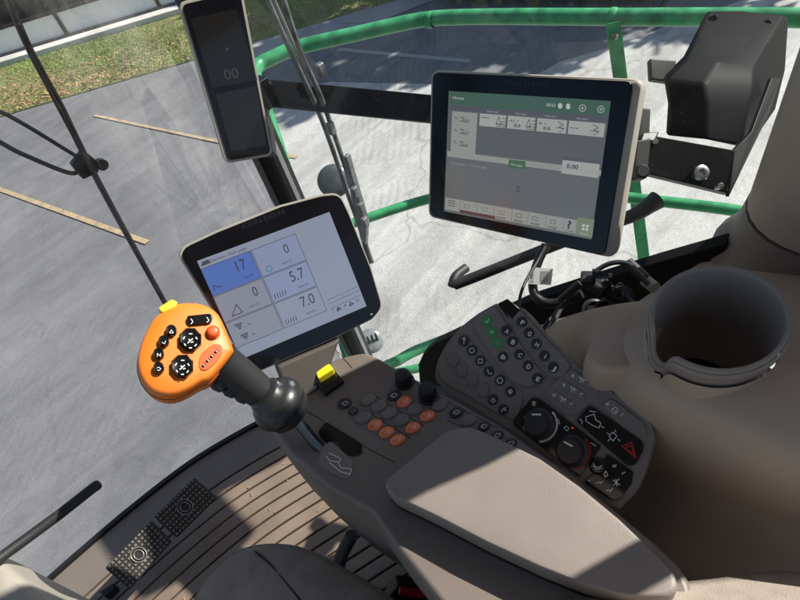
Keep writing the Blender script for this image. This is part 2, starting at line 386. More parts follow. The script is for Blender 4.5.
# building
Bl = thing('office_building', 'low pale building with dark windows over white panels beyond the lawn', 'building', bnd(5, 0, 0))
def bpart(name, s0, s1, d0, d1, z0, z1, m, parent, **k):
    v, f = prism([bnd(s0, d0, z1), bnd(s1, d0, z1), bnd(s1, d1, z1), bnd(s0, d1, z1)], V((0, 0, 1)), z1-z0); return mk(name, v, f, m, parent, **k)
bpart('wall', -20, 30, .08, .2, -.05, .46, WALLM, Bl)
bpart('upper_wall', -20, 30, 1.03, 8.03, 2.0, 2.9, WALLM, Bl)
bpart('window_glass', -19.9, 29.9, 1.0, 7.9, -.05, 2.0, WINGL, Bl)
bpart('roof', -20.3, 30.3, .98, 8.3, 2.9, 3.05, PAV, Bl)
for k in range(-10, 17):
    s = 1.35+k*1.75
    bpart('mullion', s-.03, s+.03, .05, .22, .0, .5, BLACK, Bl, smooth=False); bpart('window_mullion', s-.04, s+.04, .95, 1.02, .0, 2.0, BLACK, Bl, smooth=False)
bpart('sill', -20, 30, .06, .21, .46, .49, BLACK, Bl)
bpart('wall_base', -20, 30, .03, .079, -.05, .1, BROWN2, Bl)

# trees outside the picture (they shade the lot) ------------------------------------------------
LEAFM = mat('tree leaf', (.06, .11, .02), .6, var=.4, vscale=2)
def tree(x, y, h, cr, label, nl=7500):
    t = thing('tree', label, 'tree', (x, y, GZ), 'trees along the lot')
    b0 = V((x, y, GZ)); tube('trunk', [b0, b0+V((.1, .05, h*.35)), b0+V((0, .1, h*.75))], lambda q: .22*(1-q)+.05, BARK, t)
    for k in range(6):
        a = k*1.05; tube('limb', [b0+V((.05, .05, h*(.35+.05*k))), b0+V((math.cos(a)*cr*.4, math.sin(a)*cr*.4, h*(.5+.05*k))), b0+V((math.cos(a)*cr*.8, math.sin(a)*cr*.8, h*(.6+.05*k)))], lambda q: .08*(1-q)+.02, BARK, t)
    vs = []; fs = []; cl = [(random.gauss(0, cr*.45), random.gauss(0, cr*.45), h*.68+random.gauss(0, h*.12), random.uniform(.4, .9)) for _ in range(34)]
    for _ in range(nl):
        c = random.choice(cl); d = V([random.gauss(0, 1) for _ in range(3)]).normalized()*c[3]*random.random()**.4; p = b0+V(c[:3])+d
        a = V([random.gauss(0, 1) for _ in range(3)]).normalized(); bb = a.orthogonal().normalized(); s = random.uniform(.09, .18); i = len(vs)
        vs += [p-a*s, p+bb*s*.6, p+a*s, p-bb*s*.6]; fs.append([i, i+1, i+2, i+3])
    mk('crown', vs, fs, LEAFM, t, smooth=False)
tree(11.7, 1.4, 6.2, 2.0, 'leafy tree at the right end of the far planted strip, just outside the lot')
tree(10.9, 3.5, 6.8, 2.2, 'leafy tree in the middle of the far planted strip behind the low hedge')
tree(10.9, 6.6, 6.6, 1.5, 'leafy tree at the lawn end of the far planted strip')
# low hedge at the top edge
hs = gp(440, 9); he = gp(672, 9)
vs = []; fs = []
for _ in range(5200):
    t = random.random(); p = hs.lerp(he, t)+V((.5, .35, 0))*random.uniform(0, 2.0)+V((0, 0, random.random()**.7*.5))
    a = V([random.gauss(0, 1) for _ in range(3)]).normalized(); bb = a.orthogonal().normalized(); s = random.uniform(.025, .06); i = len(vs)
    vs += [p-a*s, p+bb*s*.6, p+a*s, p-bb*s*.6]; fs.append([i, i+1, i+2, i+3])
mk('hedge', vs, fs, LEAFM, smooth=False, label='low dark green hedge along the far edge of the paved lot', cat='hedge')

# green handrail of the outside platform
HR = thing('platform_handrail', 'green painted tubular handrail around the platform outside the side window', 'handrail', D(628, 260, 2.2)*1.0)
zr = zpl(.45)
tube('top_rail', [zr.at(262, 110), zr.at(252, 88), zr.at(256, 68), zr.at(272, 58), zr.at(300, 47), zr.at(360, 33), zr.at(415, 21), zr.at(450, 17.5), zr.at(520, 16.5), zr.at(610, 17), zr.at(800, 18), zr.at(960, 26)], .026, GREEN, HR, 16)
zl = zpl(-.05)
tube('mid_rail', [zl.at(330, 232), zl.at(365, 219), zl.at(425, 200), zl.at(470, 192), zl.at(540, 188), zl.at(640, 199), zl.at(745, 212), zl.at(860, 235)], .019, GREEN, HR, 14, flat=(1, 1))
zb = zpl(-.55)
tube('lower_rail', [zb.at(370, 372), zb.at(395, 362), zb.at(425, 347), zb.at(500, 325), zb.at(640, 320)], .022, GREEN, HR, 14)
T, Bt = zr.at(613, 22), zb.at(646, 275); d = (Bt-T).normalized(); s = d.cross(ray(628, 150)).normalized()*.022; q = s.cross(d).normalized()*.006
mk('post', [T-s-q, T+s-q, T+s+q, T-s+q, Bt-s-q, Bt+s-q, Bt+s+q, Bt-s+q], [[0, 1, 2, 3], [4, 7, 6, 5], [0, 4, 5, 1], [1, 5, 6, 2], [2, 6, 7, 3], [3, 7, 4, 0]], GREEN, HR, bevel=.002)
for x_, y_ in ((430, 20), (613, 17)): lathe('weld_collar', zr.at(x_, y_), (zr.at(x_+8, y_)-zr.at(x_-8, y_)), [(.0262, -.012), (.0285, -.006), (.0285, .006), (.0262, .012)], GREEN, HR, n=20, cap0=False, cap1=False)
lathe('bolt', T+d*.04-q*1.6, -q, [(.012, -.002), (.012, .006), (.006, .008)], STEEL, HR, n=6)
T, Bt = zr.at(256, 75), zb.at(362, 400); tube('post', [T, Bt], .02, GREEN, HR)
# platform underneath
tube('platform_edge', [zpl(-.7).at(340, 395), zpl(-.7).at(400, 372), zpl(-.7).at(560, 345)], .02, GREEN, HR)

# ================================================================== CAB SHELL
FL = zpl(0)
def cut(name, pts, m, **k): return mk(name, pts, [list(range(len(pts)))], m, kind='structure', **k)
PA = V((.57, 1.21, 0)); PB = V((.80, .10, 0)); SDd = (PB-PA).normalized(); SN = V((-SDd.y, SDd.x, 0))
if SN.dot(-PA) < 0: SN = -SN
SIDE = Plane(PA, SN)
# windshield bottom curve (floor front edge), a bit behind glass
wf = [(-30, 660), (44, 590), (90, 549), (137, 509), (190, 468), (235, 440), (276, 419)]
w0 = [FL.at(x, y) for x, y in wf]
wedge = w0+[V((.27, .98, 0)), V((.40, .86, 0)), V((.54, .75, 0))]
wglass = w0+[V((.27, 1.03, 0)), V((.40, 1.09, 0)), V((.53, 1.17, 0))]
# cab body under the floor
fl = wedge + [V((.80, .1, 0)), V((.86, 0, 0)), V((.86, -.9, 0)), V((-.86, -.9, 0)), V((-.86, .9, 0))]
FLM = mat('floor base', (.06, .052, .047), .5, .3, 500, var=.1); MATM = mat('floor mat ribs', (.21, .155, .12), .42, .4, 600, var=.15, vscale=10)
v, f = prism([p+V((0, 0, -.012)) for p in fl], V((0, 0, 1)), .12); mk('cab_floor', v, f, FLM, kind='structure', bevel=.004)
v, f = prism([p*.97+V((0, -.03, -.14)) for p in fl], V((0, 0, 1)), .9); mk('cab_underbody', v, f, GREEN, kind='structure')
# smooth front band of the floor
def fl_off(dist, z, xs):
    "front edge curve pushed back by dist, sampled by x"
    out = []
    E = spl(wedge, 6)
    for x in xs:
        best = min(range(len(E)-1), key=lambda i: abs((E[i].x+E[i+1].x)/2-x)); a, b = E[best], E[best+1]
        t = max(0, min(1, (x-a.x)/((b.x-a.x) or 1))); y = a.y+(b.y-a.y)*t; out.append(V((x, y-dist, z)))
    return out
xs = [-.62+i*.028 for i in range(40)]
def band(name, d0, d1, z0, z1, m, parent=None, **k):
    a = fl_off(d0, z1, xs); b = fl_off(d1, z1, xs); c = fl_off(d1, z0, xs); e2 = fl_off(d0, z0, xs); n = len(xs); vs = a+b+c+e2; fs = []
    for i in range(n-1):
        for j in range(4): fs.append([j*n+i, j*n+i+1, ((j+1) % 4)*n+i+1, ((j+1) % 4)*n+i])
    fs += [[0, n, 2*n, 3*n], [n-1, 4*n-1, 3*n-1, 2*n-1]]
    return vs, fs
v, f = band('', .0, .105, -.011, .006, None); mk('floor_sill', v, f, BROWN, kind='structure', bevel=.002)
v, f = band('', -.012, .0, -.02, .016, None); mk('windshield_seal', v, f, BLACK, kind='structure')
mv, mf = [], []
for k in range(27):
    a, c = band('', .11+k*.036, .11+k*.036+.031, -.011, .005, None); o0 = len(mv); mv += a; mf += [[i+o0 for i in q] for q in c]
mk('floor_mat', mv, mf, MATM, kind='structure', bevel=.002, seg=2)
vs = []; fs = []
for _ in range(45):
    x = random.uniform(-.5, .3); y = random.uniform(.5, 1.12); a = random.random()*3.14; l = random.uniform(.001, .006) if random.random() < .85 else random.uniform(.006, .014)
    d = V((math.cos(a), math.sin(a), 0)); q = V((-d.y, d.x, 0))*random.uniform(.0006, .0016); p = V((x, y, .0065)); i = len(vs)
    vs += [p-d*l-q, p+d*l-q, p+d*l+q, p-d*l+q]; vs += [v_+V((0, 0, .0012)) for v_ in vs[-4:]]; fs += [[i+4, i+5, i+6, i+7], [i, i+1, i+5, i+4], [i+1, i+2, i+6, i+5], [i+2, i+3, i+7, i+6], [i+3, i, i+4, i+7]]
mk('chaff', vs, fs, LITTER, smooth=False, kind='stuff', label='tiny bits of chaff and straw scattered over the ribbed cab floor', cat='chaff')
# windshield: curved sheet rising from the front edge
wt = []
E = [p+V((0, .012, 0)) for p in spl(wglass, 5)]
E = [p for p in E if p.x < .52]+[PA+V((-.01, 0, 0))]
zs = [-.02, .3, .6, .9, 1.2, 1.55, 1.8]
ws = []; wfs = []
for j, z in enumerate(zs):
    for p in E: ws.append(V((p.x, p.y+.10*math.sin(max(0, z)/1.8*math.pi)*.6, z if (j or p.x < .14) else -.9)))
n = len(E)
for j in range(len(zs)-1):
    for i in range(n-1): wfs.append([j*n+i, j*n+i+1, (j+1)*n+i+1, (j+1)*n+i])
mk('windshield', ws, wfs, GLASS, kind='structure', sub=1)
# side window (in SIDE plane) and left side
def sidep(s, z, w=0): return PA+SDd*s+SN*w+V((0, 0, z))
mk('side_window', [sidep(.03, -.9, -.01), sidep(1.2, -.9, -.01), sidep(1.2, 1.8, -.01), sidep(.05, 1.8, -.01)], [[0, 1, 2, 3]], GLASS2, kind='structure', smooth=False)
mk('door_window', [(-.75, 1.2, .1), (-.8, -.1, .1), (-.8, -.1, 1.75), (-.75, 1.2, 1.75)], [[0, 1, 2, 3]], GLASS2, kind='structure', smooth=False)
# black lower side panel with descending top edge
tp = [SIDE.at(x, y, .0) for x, y in ((422, 392), (420, 362), (425, 351), (436, 341), (470, 325), (530, 298), (600, 276), (660, 258), (728, 239))]
bt = [V((p.x, p.y, -.45)) for p in tp]
vs = tp + bt[::-1]; 
v, f = prism([p+SN*.012 for p in vs], SN, .03)
mk('side_panel', v, f, mat('matt black panel', (.006, .006, .006), .75, .3, 900, spec=.2), kind='structure', bevel=.003)
# frit dots: small dark band on the glass above the panel
fr = [SIDE.at(x, y-3.2, -.004) for x, y in ((530, 298), (600, 276), (660, 258), (735, 237))]
# A-post
C1 = SIDE
def post(name, pts, m): pass
AP = []
sA = PA+V((.012, -.006, 0))
for z in (-.9, .2, 1.0, 1.8):
    b = sA+V((0, 0, z)); AP.append([b+V(q) for q in ((-.02, -.018, 0), (.02, -.026, 0), (.026, .02, 0), (-.02, .025, 0))])
rings('corner_post', AP, BLACKM, None, kind='structure', bevel=.006)
for dx, nm in ((.030, 'post_trim'), (.042, 'post_trim')):
    b = sA+V((dx, -.02, 0)); rings(nm, [[b+V((x*.006, y*.01, z)) for x, y in ((-1, -1), (1, -1), (1, 1), (-1, 1))] for z in (-.9, 1.8)], STEEL if dx < .04 else BLACK, None, kind='structure')
# B-pillar trim : rings
def pring(z, cx, cy, rx, ry, n=28): return [V((cx+rx*math.cos(2*math.pi*i/n)*(1 if True else 1), cy+ry*math.sin(2*math.pi*i/n), z)) for i in range(n)]
rings('pillar', [pring(1.9, .86, .045, .10, .08), pring(1.3, .86, .048, .10, .085), pring(1.24, .86, .056, .10, .101), pring(1.0, .85, .062, .10, .103), pring(.665, .84, .07, .105, .105)], TAN2, None, kind='structure', ang=80)
rings('pillar_base', [pring(.660, .84, .07, .107, .107), pring(.62, .84, .07, .112, .114), pring(.59, .84, .07, .122, .124), pring(.565, .84, .07, .138, .142), pring(.545, .84, .07, .14, .144)], BROWN, None, kind='structure', ang=80)
vm = thing('pillar_sun_blocker', 'tan box added on the pillar, out of view, to shade the console', 'sun blocker', (.8, .15, 1.08))  # added box, blocks the sun from the console keys and keypad
box('case', (.82, .144, 1.18), (.10, .186, .215), TAN2, vm, bevel=.012)
for k in range(4): box('blocker_slat', (.768, .15, 1.11+k*.05), (.012, .15, .012), BLACK, vm, bevel=.002)
bs = thing('sun_blocker_strap', 'dark strap added behind the pillar, out of view, to shade the lid', 'seat belt', (.8, -.215, .5))  # unseen strap added to cut the sun off the rear of the lid
box('webbing', (.8, -.222, 1.0), (.004, .052, 1.2), DKFAB, bs, rz=.15); box('strap_guide', (.81, -.222, 1.6), (.03, .08, .03), BLACK, bs, bevel=.005)
box('rear_sun_blocker', (.83, -.135, .83), (.04, .23, .66), TAN, kind='structure', bevel=.01)  # unseen panel added to keep the sun off the side moulding
box('left_pillar', (-.8, -.1, .9), (.1, .14, 1.8), TAN2, kind='structure', bevel=.02)
box('left_post', (-.72, 1.22, .9), (.06, .07, 1.8), BLACKM, kind='structure', bevel=.01)
mr_ = thing('floor_sun_blocker', 'black boxes on an arm added outside, out of view, to shade the floor', 'mirror', (1.35, .34, 1.3))  # added outside the window only to shade the cab floor
box('upper_blocker', (1.36, .39, 1.485), (.07, .44, .235), BLACK, mr_, bevel=.02); box('blocker_face', (1.32, .39, 1.485), (.004, .40, .20), STEEL, mr_, bevel=.001)
box('lower_blocker', (1.36, .49, 1.265), (.06, .26, .20), BLACK, mr_, bevel=.015); tube('blocker_arm', [(1.37, .50, 1.45), (1.3, .8, 1.5), (1.0, 1.2, 1.7)], .014, BLACKM, mr_)
# rear wall with window opening
box('rear_wall', (0, -.92, .45), (1.8, .06, .95), TAN, kind='structure')
box('rear_wall', (0, -.92, 1.7), (1.8, .06, .2), TAN, kind='structure')
box('rear_wall', (-.8, -.5, .3), (.06, .8, .7), TAN, kind='structure')
box('rear_wall', (.84, -.55, .45), (.06, .75, .95), TAN, kind='structure')
rp = [(-.95, -1.0, 0), (.90, -1.0, 0), (.92, .2, 0), (.82, 1.45, 0), (.3, 1.7, 0), (-.3, 1.7, 0), (-.82, 1.45, 0), (-.98, .2, 0)]
v, f = prism([V(p)+V((0, 0, 2.0)) for p in rp], V((0, 0, 1)), .2); mk('cab_roof', v, f, ROOFM, kind='structure', bevel=.02)

# ================================================================== CROSSBAR + BIG MONITOR + HOUSING
QS = ((450, 91), (611, 101), (592, 239), (445, 211))
BX, BY = V((.158, -.986, .056)).normalized(), V((.479, .126, .869)); BY = (BY-BX*BY.dot(BX)).normalized(); BNn = BX.cross(BY)
BIG = Plane((.648, .604, .858), BNn)
bm_ = thing('field_monitor', 'large landscape touchscreen with grey green page on the black crossbar', 'monitor', BIG.at(540, 230, -.05))
body = rnd(px(BIG, [(431, 70), (643, 79.5), (614, 259), (428, 217)]), .014, 6)
puff('housing', body, BIG.n, [(.93, -.042), (.985, -.034), (1, -.018), (1, -.004), (.992, .0)], CREAM, bm_, ang=70)
slab('bezel', BIG, [(433.5, 72.5), (634, 81.5), (605.5, 256), (430.5, 215.5)], .006, BEZ, bm_, w=.003, r=.012, bevel=.0015)
S1 = BIG.off(.0034)
def em(name, c, e=1, rough=.22): return emis(name, c, e, rough)
E_GREY = em('screen mid grey', (.12, .124, .128)); E_TOP = em('screen green bar', (.06, .13, .09)); E_DK = em('screen dark bar', (.10, .10, .115)); E_CELL = em('screen pale cell', (.36, .365, .335)); E_CELL2 = em('screen light cell', (.46, .46, .44))
E_INK = em('screen ink', (.03, .03, .035)); E_GRN = em('screen green key', (.07, .15, .07)); E_WH = em('screen white', (.6, .62, .6)); E_LOW = em('screen map grey', (.145, .15, .152)); E_MAROON = em('screen maroon', (.12, .04, .05)); E_OL = em('screen olive', (.22, .27, .17))
scr = flat('screen', BIG, QS, E_LOW, bm_, w=.0034)
def q2(u0, v0, u1, v1, q=QS): return [bil(q, u0, v0), bil(q, u1, v0), bil(q, u1, v1), bil(q, u0, v1)]
def cell(u0, v0, u1, v1, m, w=.0002, name='screen_field', q=QS, pl=None, par=None): return flat(name, pl or S1, q2(u0, v0, u1, v1, q), m, par or scr, w=w)
cell(0, 0, 1, .115, E_TOP); cell(0, .115, 1, .155, E_DK); cell(0, .155, 1, .49, E_GREY)
cell(.02, .165, .18, .50, E_CELL, .0004)
for u0, u1 in ((.195, .36), (.372, .545), (.558, .745), (.757, .985)):
    cell(u0, .165, u1, .265, E_CELL2, .0004)
    text('lettering', S1, 'Harvest', bil(QS, u0+.045, .15), bil(QS, u0+.115, .15), 1.9, E_CELL2, scr)
cell(0, .50, 1, .545, E_CELL, .0004); cell(.40, .505, .51, .57, E_GRN, .0006)
cell(.745, .435, .985, .46, E_DK, .0005); cell(.745, .46, .985, .56, E_CELL2, .0006)
text('lettering', S1, '0.00', bil(QS, .775, .515), bil(QS, .85, .515), 4.2, E_INK, scr, w=.0009, bold=.02)
text('lettering', S1, '0.0', bil(QS, .415, .25), bil(QS, .455, .25), 3.4, E_INK, scr, w=.0009, bold=.02)
text('lettering', S1, '0.0', bil(QS, .60, .25), bil(QS, .645, .25), 3.4, E_INK, scr, w=.0009, bold=.02)
for u in (.68, .90):
    strokes('symbol', S1, [[bil(QS, u+.01, .18), bil(QS, u+.045, .20), bil(QS, u+.02, .215), bil(QS, u+.05, .24)], [bil(QS, u, .225), bil(QS, u+.055, .225)], [bil(QS, u+.02, .25), bil(QS, u+.035, .25)]], .0009, E_INK, scr, w=.0009)
for u in (.30, .49):
    strokes('symbol', S1, [[bil(QS, u, .24), bil(QS, u+.016, .18), bil(QS, u+.032, .24), bil(QS, u, .24)], [bil(QS, u+.035, .19), bil(QS, u+.06, .19)], [bil(QS, u+.035, .215), bil(QS, u+.06, .215)], [bil(QS, u+.005, .255), bil(QS, u+.06, .255)]], .0009, E_INK, scr, w=.0009)
for v in (.21, .31, .41):
    strokes('symbol', S1, [[bil(QS, .04, v), bil(QS, .055, v+.02)], [bil(QS, .075, v), bil(QS, .10, v)], [bil(QS, .075, v+.03), bil(QS, .125, v+.035)]], .0011, E_INK, scr, w=.0009)
text('lettering', S1, 'Home', bil(QS, .02, .065), bil(QS, .09, .065), 3, E_WH, scr)
text('lettering', S1, '08:52', bil(QS, .605, .07), bil(QS, .66, .07), 3, E_WH, scr)
for u in (.69, .74): key(S1, *bil(QS, u, .06), 2.2, 3, 0, E_WH, scr, h=.0005, name='symbol', n=10, dome=.0001)
for u in (.83, .945):
    x, y = bil(QS, u, .065); strokes('symbol', S1, [[(x+3.4*math.cos(t*.785), y+3.4*math.sin(t*.785)) for t in range(9)], [(x-1.5, y), (x+1.5, y)], [(x, y-1.5), (x, y+1.5)]], .0008, E_WH, scr)
text('lettering', S1, 'Run page', bil(QS, .42, .548), bil(QS, .49, .55), 2, E_WH, scr, w=.001)
strokes('symbol', S1, [[bil(QS, .475, .70), bil(QS, .465, .745), bil(QS, .487, .745), bil(QS, .478, .70)]], .0009, E_INK, scr)
cell(0, .885, 1, .985, E_CELL, .0004)
for u in (.10, .215, .33, .45, .56, .68, .80): strokes('divider', S1, [[bil(QS, u, .89), bil(QS, u, .98)]], .0006, E_LOW, scr, w=.0006)
cell(.10, .965, .34, .99, E_MAROON, .0005); cell(.885, .86, 1, .99, E_OL, .0006)
for v in (.905, .925, .945): strokes('symbol', S1, [[bil(QS, .02, v), bil(QS, .065, v)]], .0012, E_INK, scr, w=.0008)
for u in (.13, .25, .365, .48, .59, .71): strokes('symbol', S1, [[bil(QS, u, .915), bil(QS, u+.035, .915), bil(QS, u+.035, .94), bil(QS, u, .94), bil(QS, u, .915)], [bil(QS, u-.01, .965), bil(QS, u+.05, .965)]], .0007, E_INK if u > .4 else E_LOW, scr, w=.0008)
text('lettering', S1, '?', bil(QS, .825, .955), bil(QS, .85, .955), 8, E_INK, scr, w=.0009, bold=.03)
for a_, b_ in ((.925, .905), (.95, .905), (.925, .93), (.95, .93)):
    cell(a_, b_, a_+.018, b_+.018, E_WH, .001)
SUBINK = mat('raised bezel lettering', (.02, .02, .023), .3)
text('lettering', BIG.off(.0032), 'JOHN DEERE', (499, 84.5), (550, 87), 4.5, SUBINK, bm_)

for k, (u, v, t_) in enumerate(((.085, .215, 'Auto'), (.085, .315, 'Speed'), (.085, .415, 'Ready'), (.205, .19, '---'), (.385, .19, '42 l'), (.57, .19, '8 t'), (.77, .21, '---'), (.31, .225, '100'), (.50, .225, '0.0'))):
    text('lettering', S1, t_, bil(QS, u, v+.02), bil(QS, u+.05, v+.02), 2.2, E_INK, scr, w=.0009)
for u, t_ in ((.115, 'Setup'), (.235, 'Work'), (.35, 'Field'), (.47, 'Guide'), (.585, 'Totals'), (.70, 'Log'), (.82, 'Help'), (.915, 'Menu')):
    text('lettering', S1, t_, bil(QS, u, .978), bil(QS, u+.055, .978), 1.7, E_INK if u < .9 else E_WH, scr, w=.0012)
for u in (.02, .16): text('lettering', S1, 'Coverage', bil(QS, u, .60), bil(QS, u+.10, .60), 2, E_CELL, scr, w=.0006)
strokes('scale_ticks', S1, [[bil(QS, u/40, .512), bil(QS, u/40, .528)] for u in range(22, 40)], .0004, E_LOW, scr, w=.0008)
# crossbar
cb = thing('crossbar', 'flat black steel bar running from the corner post to the large monitor', 'crossbar', D(262, 92, 1.3))
a0, a1 = D(259, 78, 1.36), D(262, 105, 1.36); b0_, b1_ = D(470, 98, 1.12), D(470, 126, 1.12)
th = FW*.014
mk('bar', [a0, a1, b1_, b0_, a0+th, a1+th, b1_+th, b0_+th], [[0, 1, 2, 3], [4, 7, 6, 5], [0, 4, 5, 1], [1, 5, 6, 2], [2, 6, 7, 3], [3, 7, 4, 0]], BLACKM, cb, bevel=.003)
c0 = D(262, 92, 1.34); box('end_bracket', c0, (.03, .05, .07), BLACKM, cb, bevel=.004)
for y in (83, 100): lathe('bolt', D(267, y, 1.348), -FW, [(.006, 0), (.006, .006), (.003, .008)], STEEL, cb, n=6)
# right arm: from the monitor to the pillar
ra = thing('monitor_bracket', 'black steel bracket holding the large monitor to the pillar', 'bracket', D(690, 160, 1.0))
def quadslab(name, pts, th, m, parent, bevel=.002, **k):
    n = (pts[1]-pts[0]).cross(pts[2]-pts[0]).normalized()
    if n.dot(CC-pts[0]) < 0: n = -n
    v, f = prism(pts, n, th); return mk(name, v, f, m, parent, bevel=bevel, **k)
quadslab('plate', [D(645, 134, .97), D(735, 150, .93), D(728, 193, .93), D(641, 172, .97)], .02, BLACKM, ra)
quadslab('gusset', [D(735, 150, .93), D(752, 132, .97), D(772, 78, 1.0), D(781, 78, 1.02), D(770, 112, 1.0), D(729, 197, .925)], .006, BLACKM, ra, bevel=.001)
lathe('bolt', D(701, 173, .935), -FW, [(.0125, -.01), (.0125, .003), (.010, .0045), (.006, .0045), (.0055, .002)], STEEL, ra, n=24)
for x, y in ((655, 142), (720, 186)): lathe('bolt', D(x, y, .955 if x < 700 else .925), -FW, [(.005, -.01), (.005, .003), (.0035, .0045), (.001, .0045)], STEEL, ra, n=12)
quadslab('clamp', [D(636, 140, .95), D(652, 137, .95), D(648, 178, .95), D(633, 180, .95)], .03, BLACK, ra, bevel=.004)
quadslab('clamp', [D(641, 107, .96), D(651, 108, .96), D(650, 136, .96), D(638, 140, .96)], .025, BLACK, ra, bevel=.003)
quadslab('clamp', [D(643, 132, .955), D(660, 131, .96), D(655, 141, .95), D(640, 141, .95)], .02, BLACK, ra, bevel=.003)
lathe('knob', D(641, 172, .94), -FW, [(.012, -.01), (.012, .006), (.009, .009), (.004, .009)], BLACK, ra, n=10)
# housing (projector-like black box)
ho = thing('speaker_housing', 'moulded black plastic box with two screws above the bracket near the pillar', 'housing', D(705, 130, 1.0))
top = [(709, 12), (784, 15), (780, 70), (757, 64), (685, 61)]
fv = [D(708, 12, 1.13), D(745, 12, 1.13), D(784, 15, 1.13),
      D(684, 61, 1.0), D(718, 63, .99), D(754, 66, 1.0),
      D(664, 80, 1.0), D(705, 84, .97), D(754, 88, .99),
      D(668, 104, 1.0), D(708, 104, .965), D(748, 108, .985),
      D(666, 136, 1.01), D(706, 140, .975), D(742, 146, .985)]
bk = V((.075, .03, -.035))
bv = [p+bk*(1 if i > 2 else .6) for i, p in enumerate(fv)]
bv[2] = D(789, 18, 1.17); bv[5] = D(786, 70, 1.1); bv[8] = D(776, 110, 1.08); bv[11] = D(762, 130, 1.07); bv[14] = D(752, 150, 1.05)
F = []
for r_ in range(4):
    for c_ in range(2):
        i = r_*3+c_; F += [[i, i+1, i+4, i+3], [15+i, 15+i+3, 15+i+4, 15+i+1]]
for r_ in range(4): F += [[r_*3, r_*3+3, 15+r_*3+3, 15+r_*3], [r_*3+2, 15+r_*3+2, 15+r_*3+5, r_*3+5]]
for c_ in range(2): F += [[c_, 15+c_, 15+c_+1, c_+1], [12+c_, 12+c_+1, 15+12+c_+1, 15+12+c_]]
hb = mk('shell', fv+bv, F, mat('matt black shell', (.003, .003, .0035), .55, .1, 2500, spec=.1), ho, bevel=.006, seg=4, ang=25)
for x, y in ((713, 18), (767, 23)): lathe('screw', D(x, y, 1.108), D(x, y, 1.0)-D(x, y+22, .95), [(.007, -.004), (.007, .004), (.005, .006), (.0025, .006)], GLOSS, ho, n=16)
quadslab('tab', [D(650, 58, 1.05), D(677, 60, 1.05), D(671, 82, 1.05), D(651, 79, 1.05)], .015, BLACK, ho, bevel=.003)

# ================================================================== CORNER DISPLAY
cd_p = D(228, 80, 1.12); CDn = (-ray(228, 80)).normalized()
CDn = (CDn+RT*.18).normalized(); CDP = Plane(cd_p, CDn)
cd = thing('corner_post_display', 'tall narrow dark display in a cream frame mounted on the corner post', 'display', cd_p-V((0, 0, .15)))
QC = ((182, 1), (240, -12), (272, 155), (227, 163))
o_ = rnd(px(CDP, [(178, 2), (242, -13), (273.5, 156), (226, 164.5)]), .014, 6)
puff('housing', o_, CDn, [(.9, -.035), (.98, -.028), (1, -.01), (.985, 0)], CREAM, cd, ang=70)
slab('bezel', CDP, [(181.5, 5), (239.5, -9), (270.5, 153), (228.5, 160.5)], .004, BEZ, cd, w=.0025, r=.01, bevel=.001)
E_CD = emis('dim screen', (.012, .011, .010), 1, .08, .005); E_CDi = em('dim digits', (.035, .033, .03), 1, .3)
cs = flat('screen', CDP, [(190, 19), (236, 9), (257, 80), (212, 88)], E_CD, cd, w=.0029)
flat('screen', CDP, [(215, 94), (256, 86), (266, 145), (231, 151)], emis('dim screen lower', (.014, .013, .012), 1, .08, .006), cd, w=.0029)
text('lettering', CDP, '00', (225, 80), (239, 77.5), 10, E_CDi, cs, w=.0034)
key(CDP, 227, 49, 1.8, 1.8, 0, E_CDi, cs, h=.003, n=8, name='symbol', dome=.0002)
quadslab('mount', [D(248, 120, 1.2), D(268, 116, 1.2), D(272, 150, 1.2), D(258, 152, 1.2)], .05, BLACK, cd)

# ================================================================== ARMREST DISPLAY
LX, LY = V((.924, -.359, -.132)).normalized(), V((.309, .496, .811)); LY = (LY-LX*LY.dot(LX)).normalized(); LN = LX.cross(LY)
LM = Plane((.178, .711, .831), LN)
ad = thing('armrest_display', 'square touchscreen with blue and lavender tiles standing over the armrest', 'display', LM.at(310, 380, -.06))
QL = ((197, 261), (329, 212), (366, 306), (241, 359))
ob_ = [(174, 250), (215, 231), (280, 205), (322, 194), (340, 192), (350, 213), (372, 268), (384, 308), (374, 319), (330, 341), (290, 358), (256, 374), (244, 362)]
o_ = rnd(px(LM, ob_), [.02, .0, 0, .0, .02, 0, 0, .016, .0, 0, 0, .02, 0], 5)
puff('housing', o_, LN, [(.9, -.045), (.975, -.036), (1, -.014), (1, -.006), (.99, 0)], CREAM, ad, ang=70)
puff('bezel', o_, LN, [(.972, -.002), (.972, .0022), (.968, .003)], BEZ, ad, ang=50)
L1 = LM.off(.003)
E_LAV = em('screen lavender', (.33, .37, .50), 1, .16); E_LAV2 = em('screen tile', (.30, .36, .56), 1, .16); E_TILE2 = em('screen tile grey', (.31, .33, .42), 1, .16); E_BLUE = em('screen blue tile', (.09, .19, .60), 1, .16); E_LINE = em('screen line', (.06, .065, .09), 1, .2); E_INK2 = em('screen text', (.035, .045, .08), 1, .2)
E_WARM = em('screen warm grey', (.42, .40, .40), 1, .16)
ls = flat('screen', LM, QL, E_LAV, ad, w=.0032)
L2 = LM.off(.0034)
def lc(u0, v0, u1, v1, m, w=.0002): return flat('tile', L2, q2(u0, v0, u1, v1, QL), m, ls, w=w)
U0, U1, U2 = .0, .385, .72; VV = (.085, .37, .64, .90)
lc(0, VV[0], U1-.01, VV[1]-.01, E_BLUE); lc(U1, VV[0], U2, VV[1]-.01, E_LAV2); lc(0.0, VV[1], U1-.01, VV[2]-.01, E_TILE2)
lc(U1, VV[1], U2, VV[2]-.01, E_LAV2); lc(0.0, VV[2], U1-.01, VV[3]-.01, E_TILE2); lc(U1, VV[2], U2, VV[3]-.01, E_LAV)
B = lambda u, v: bil(QL, u, v)
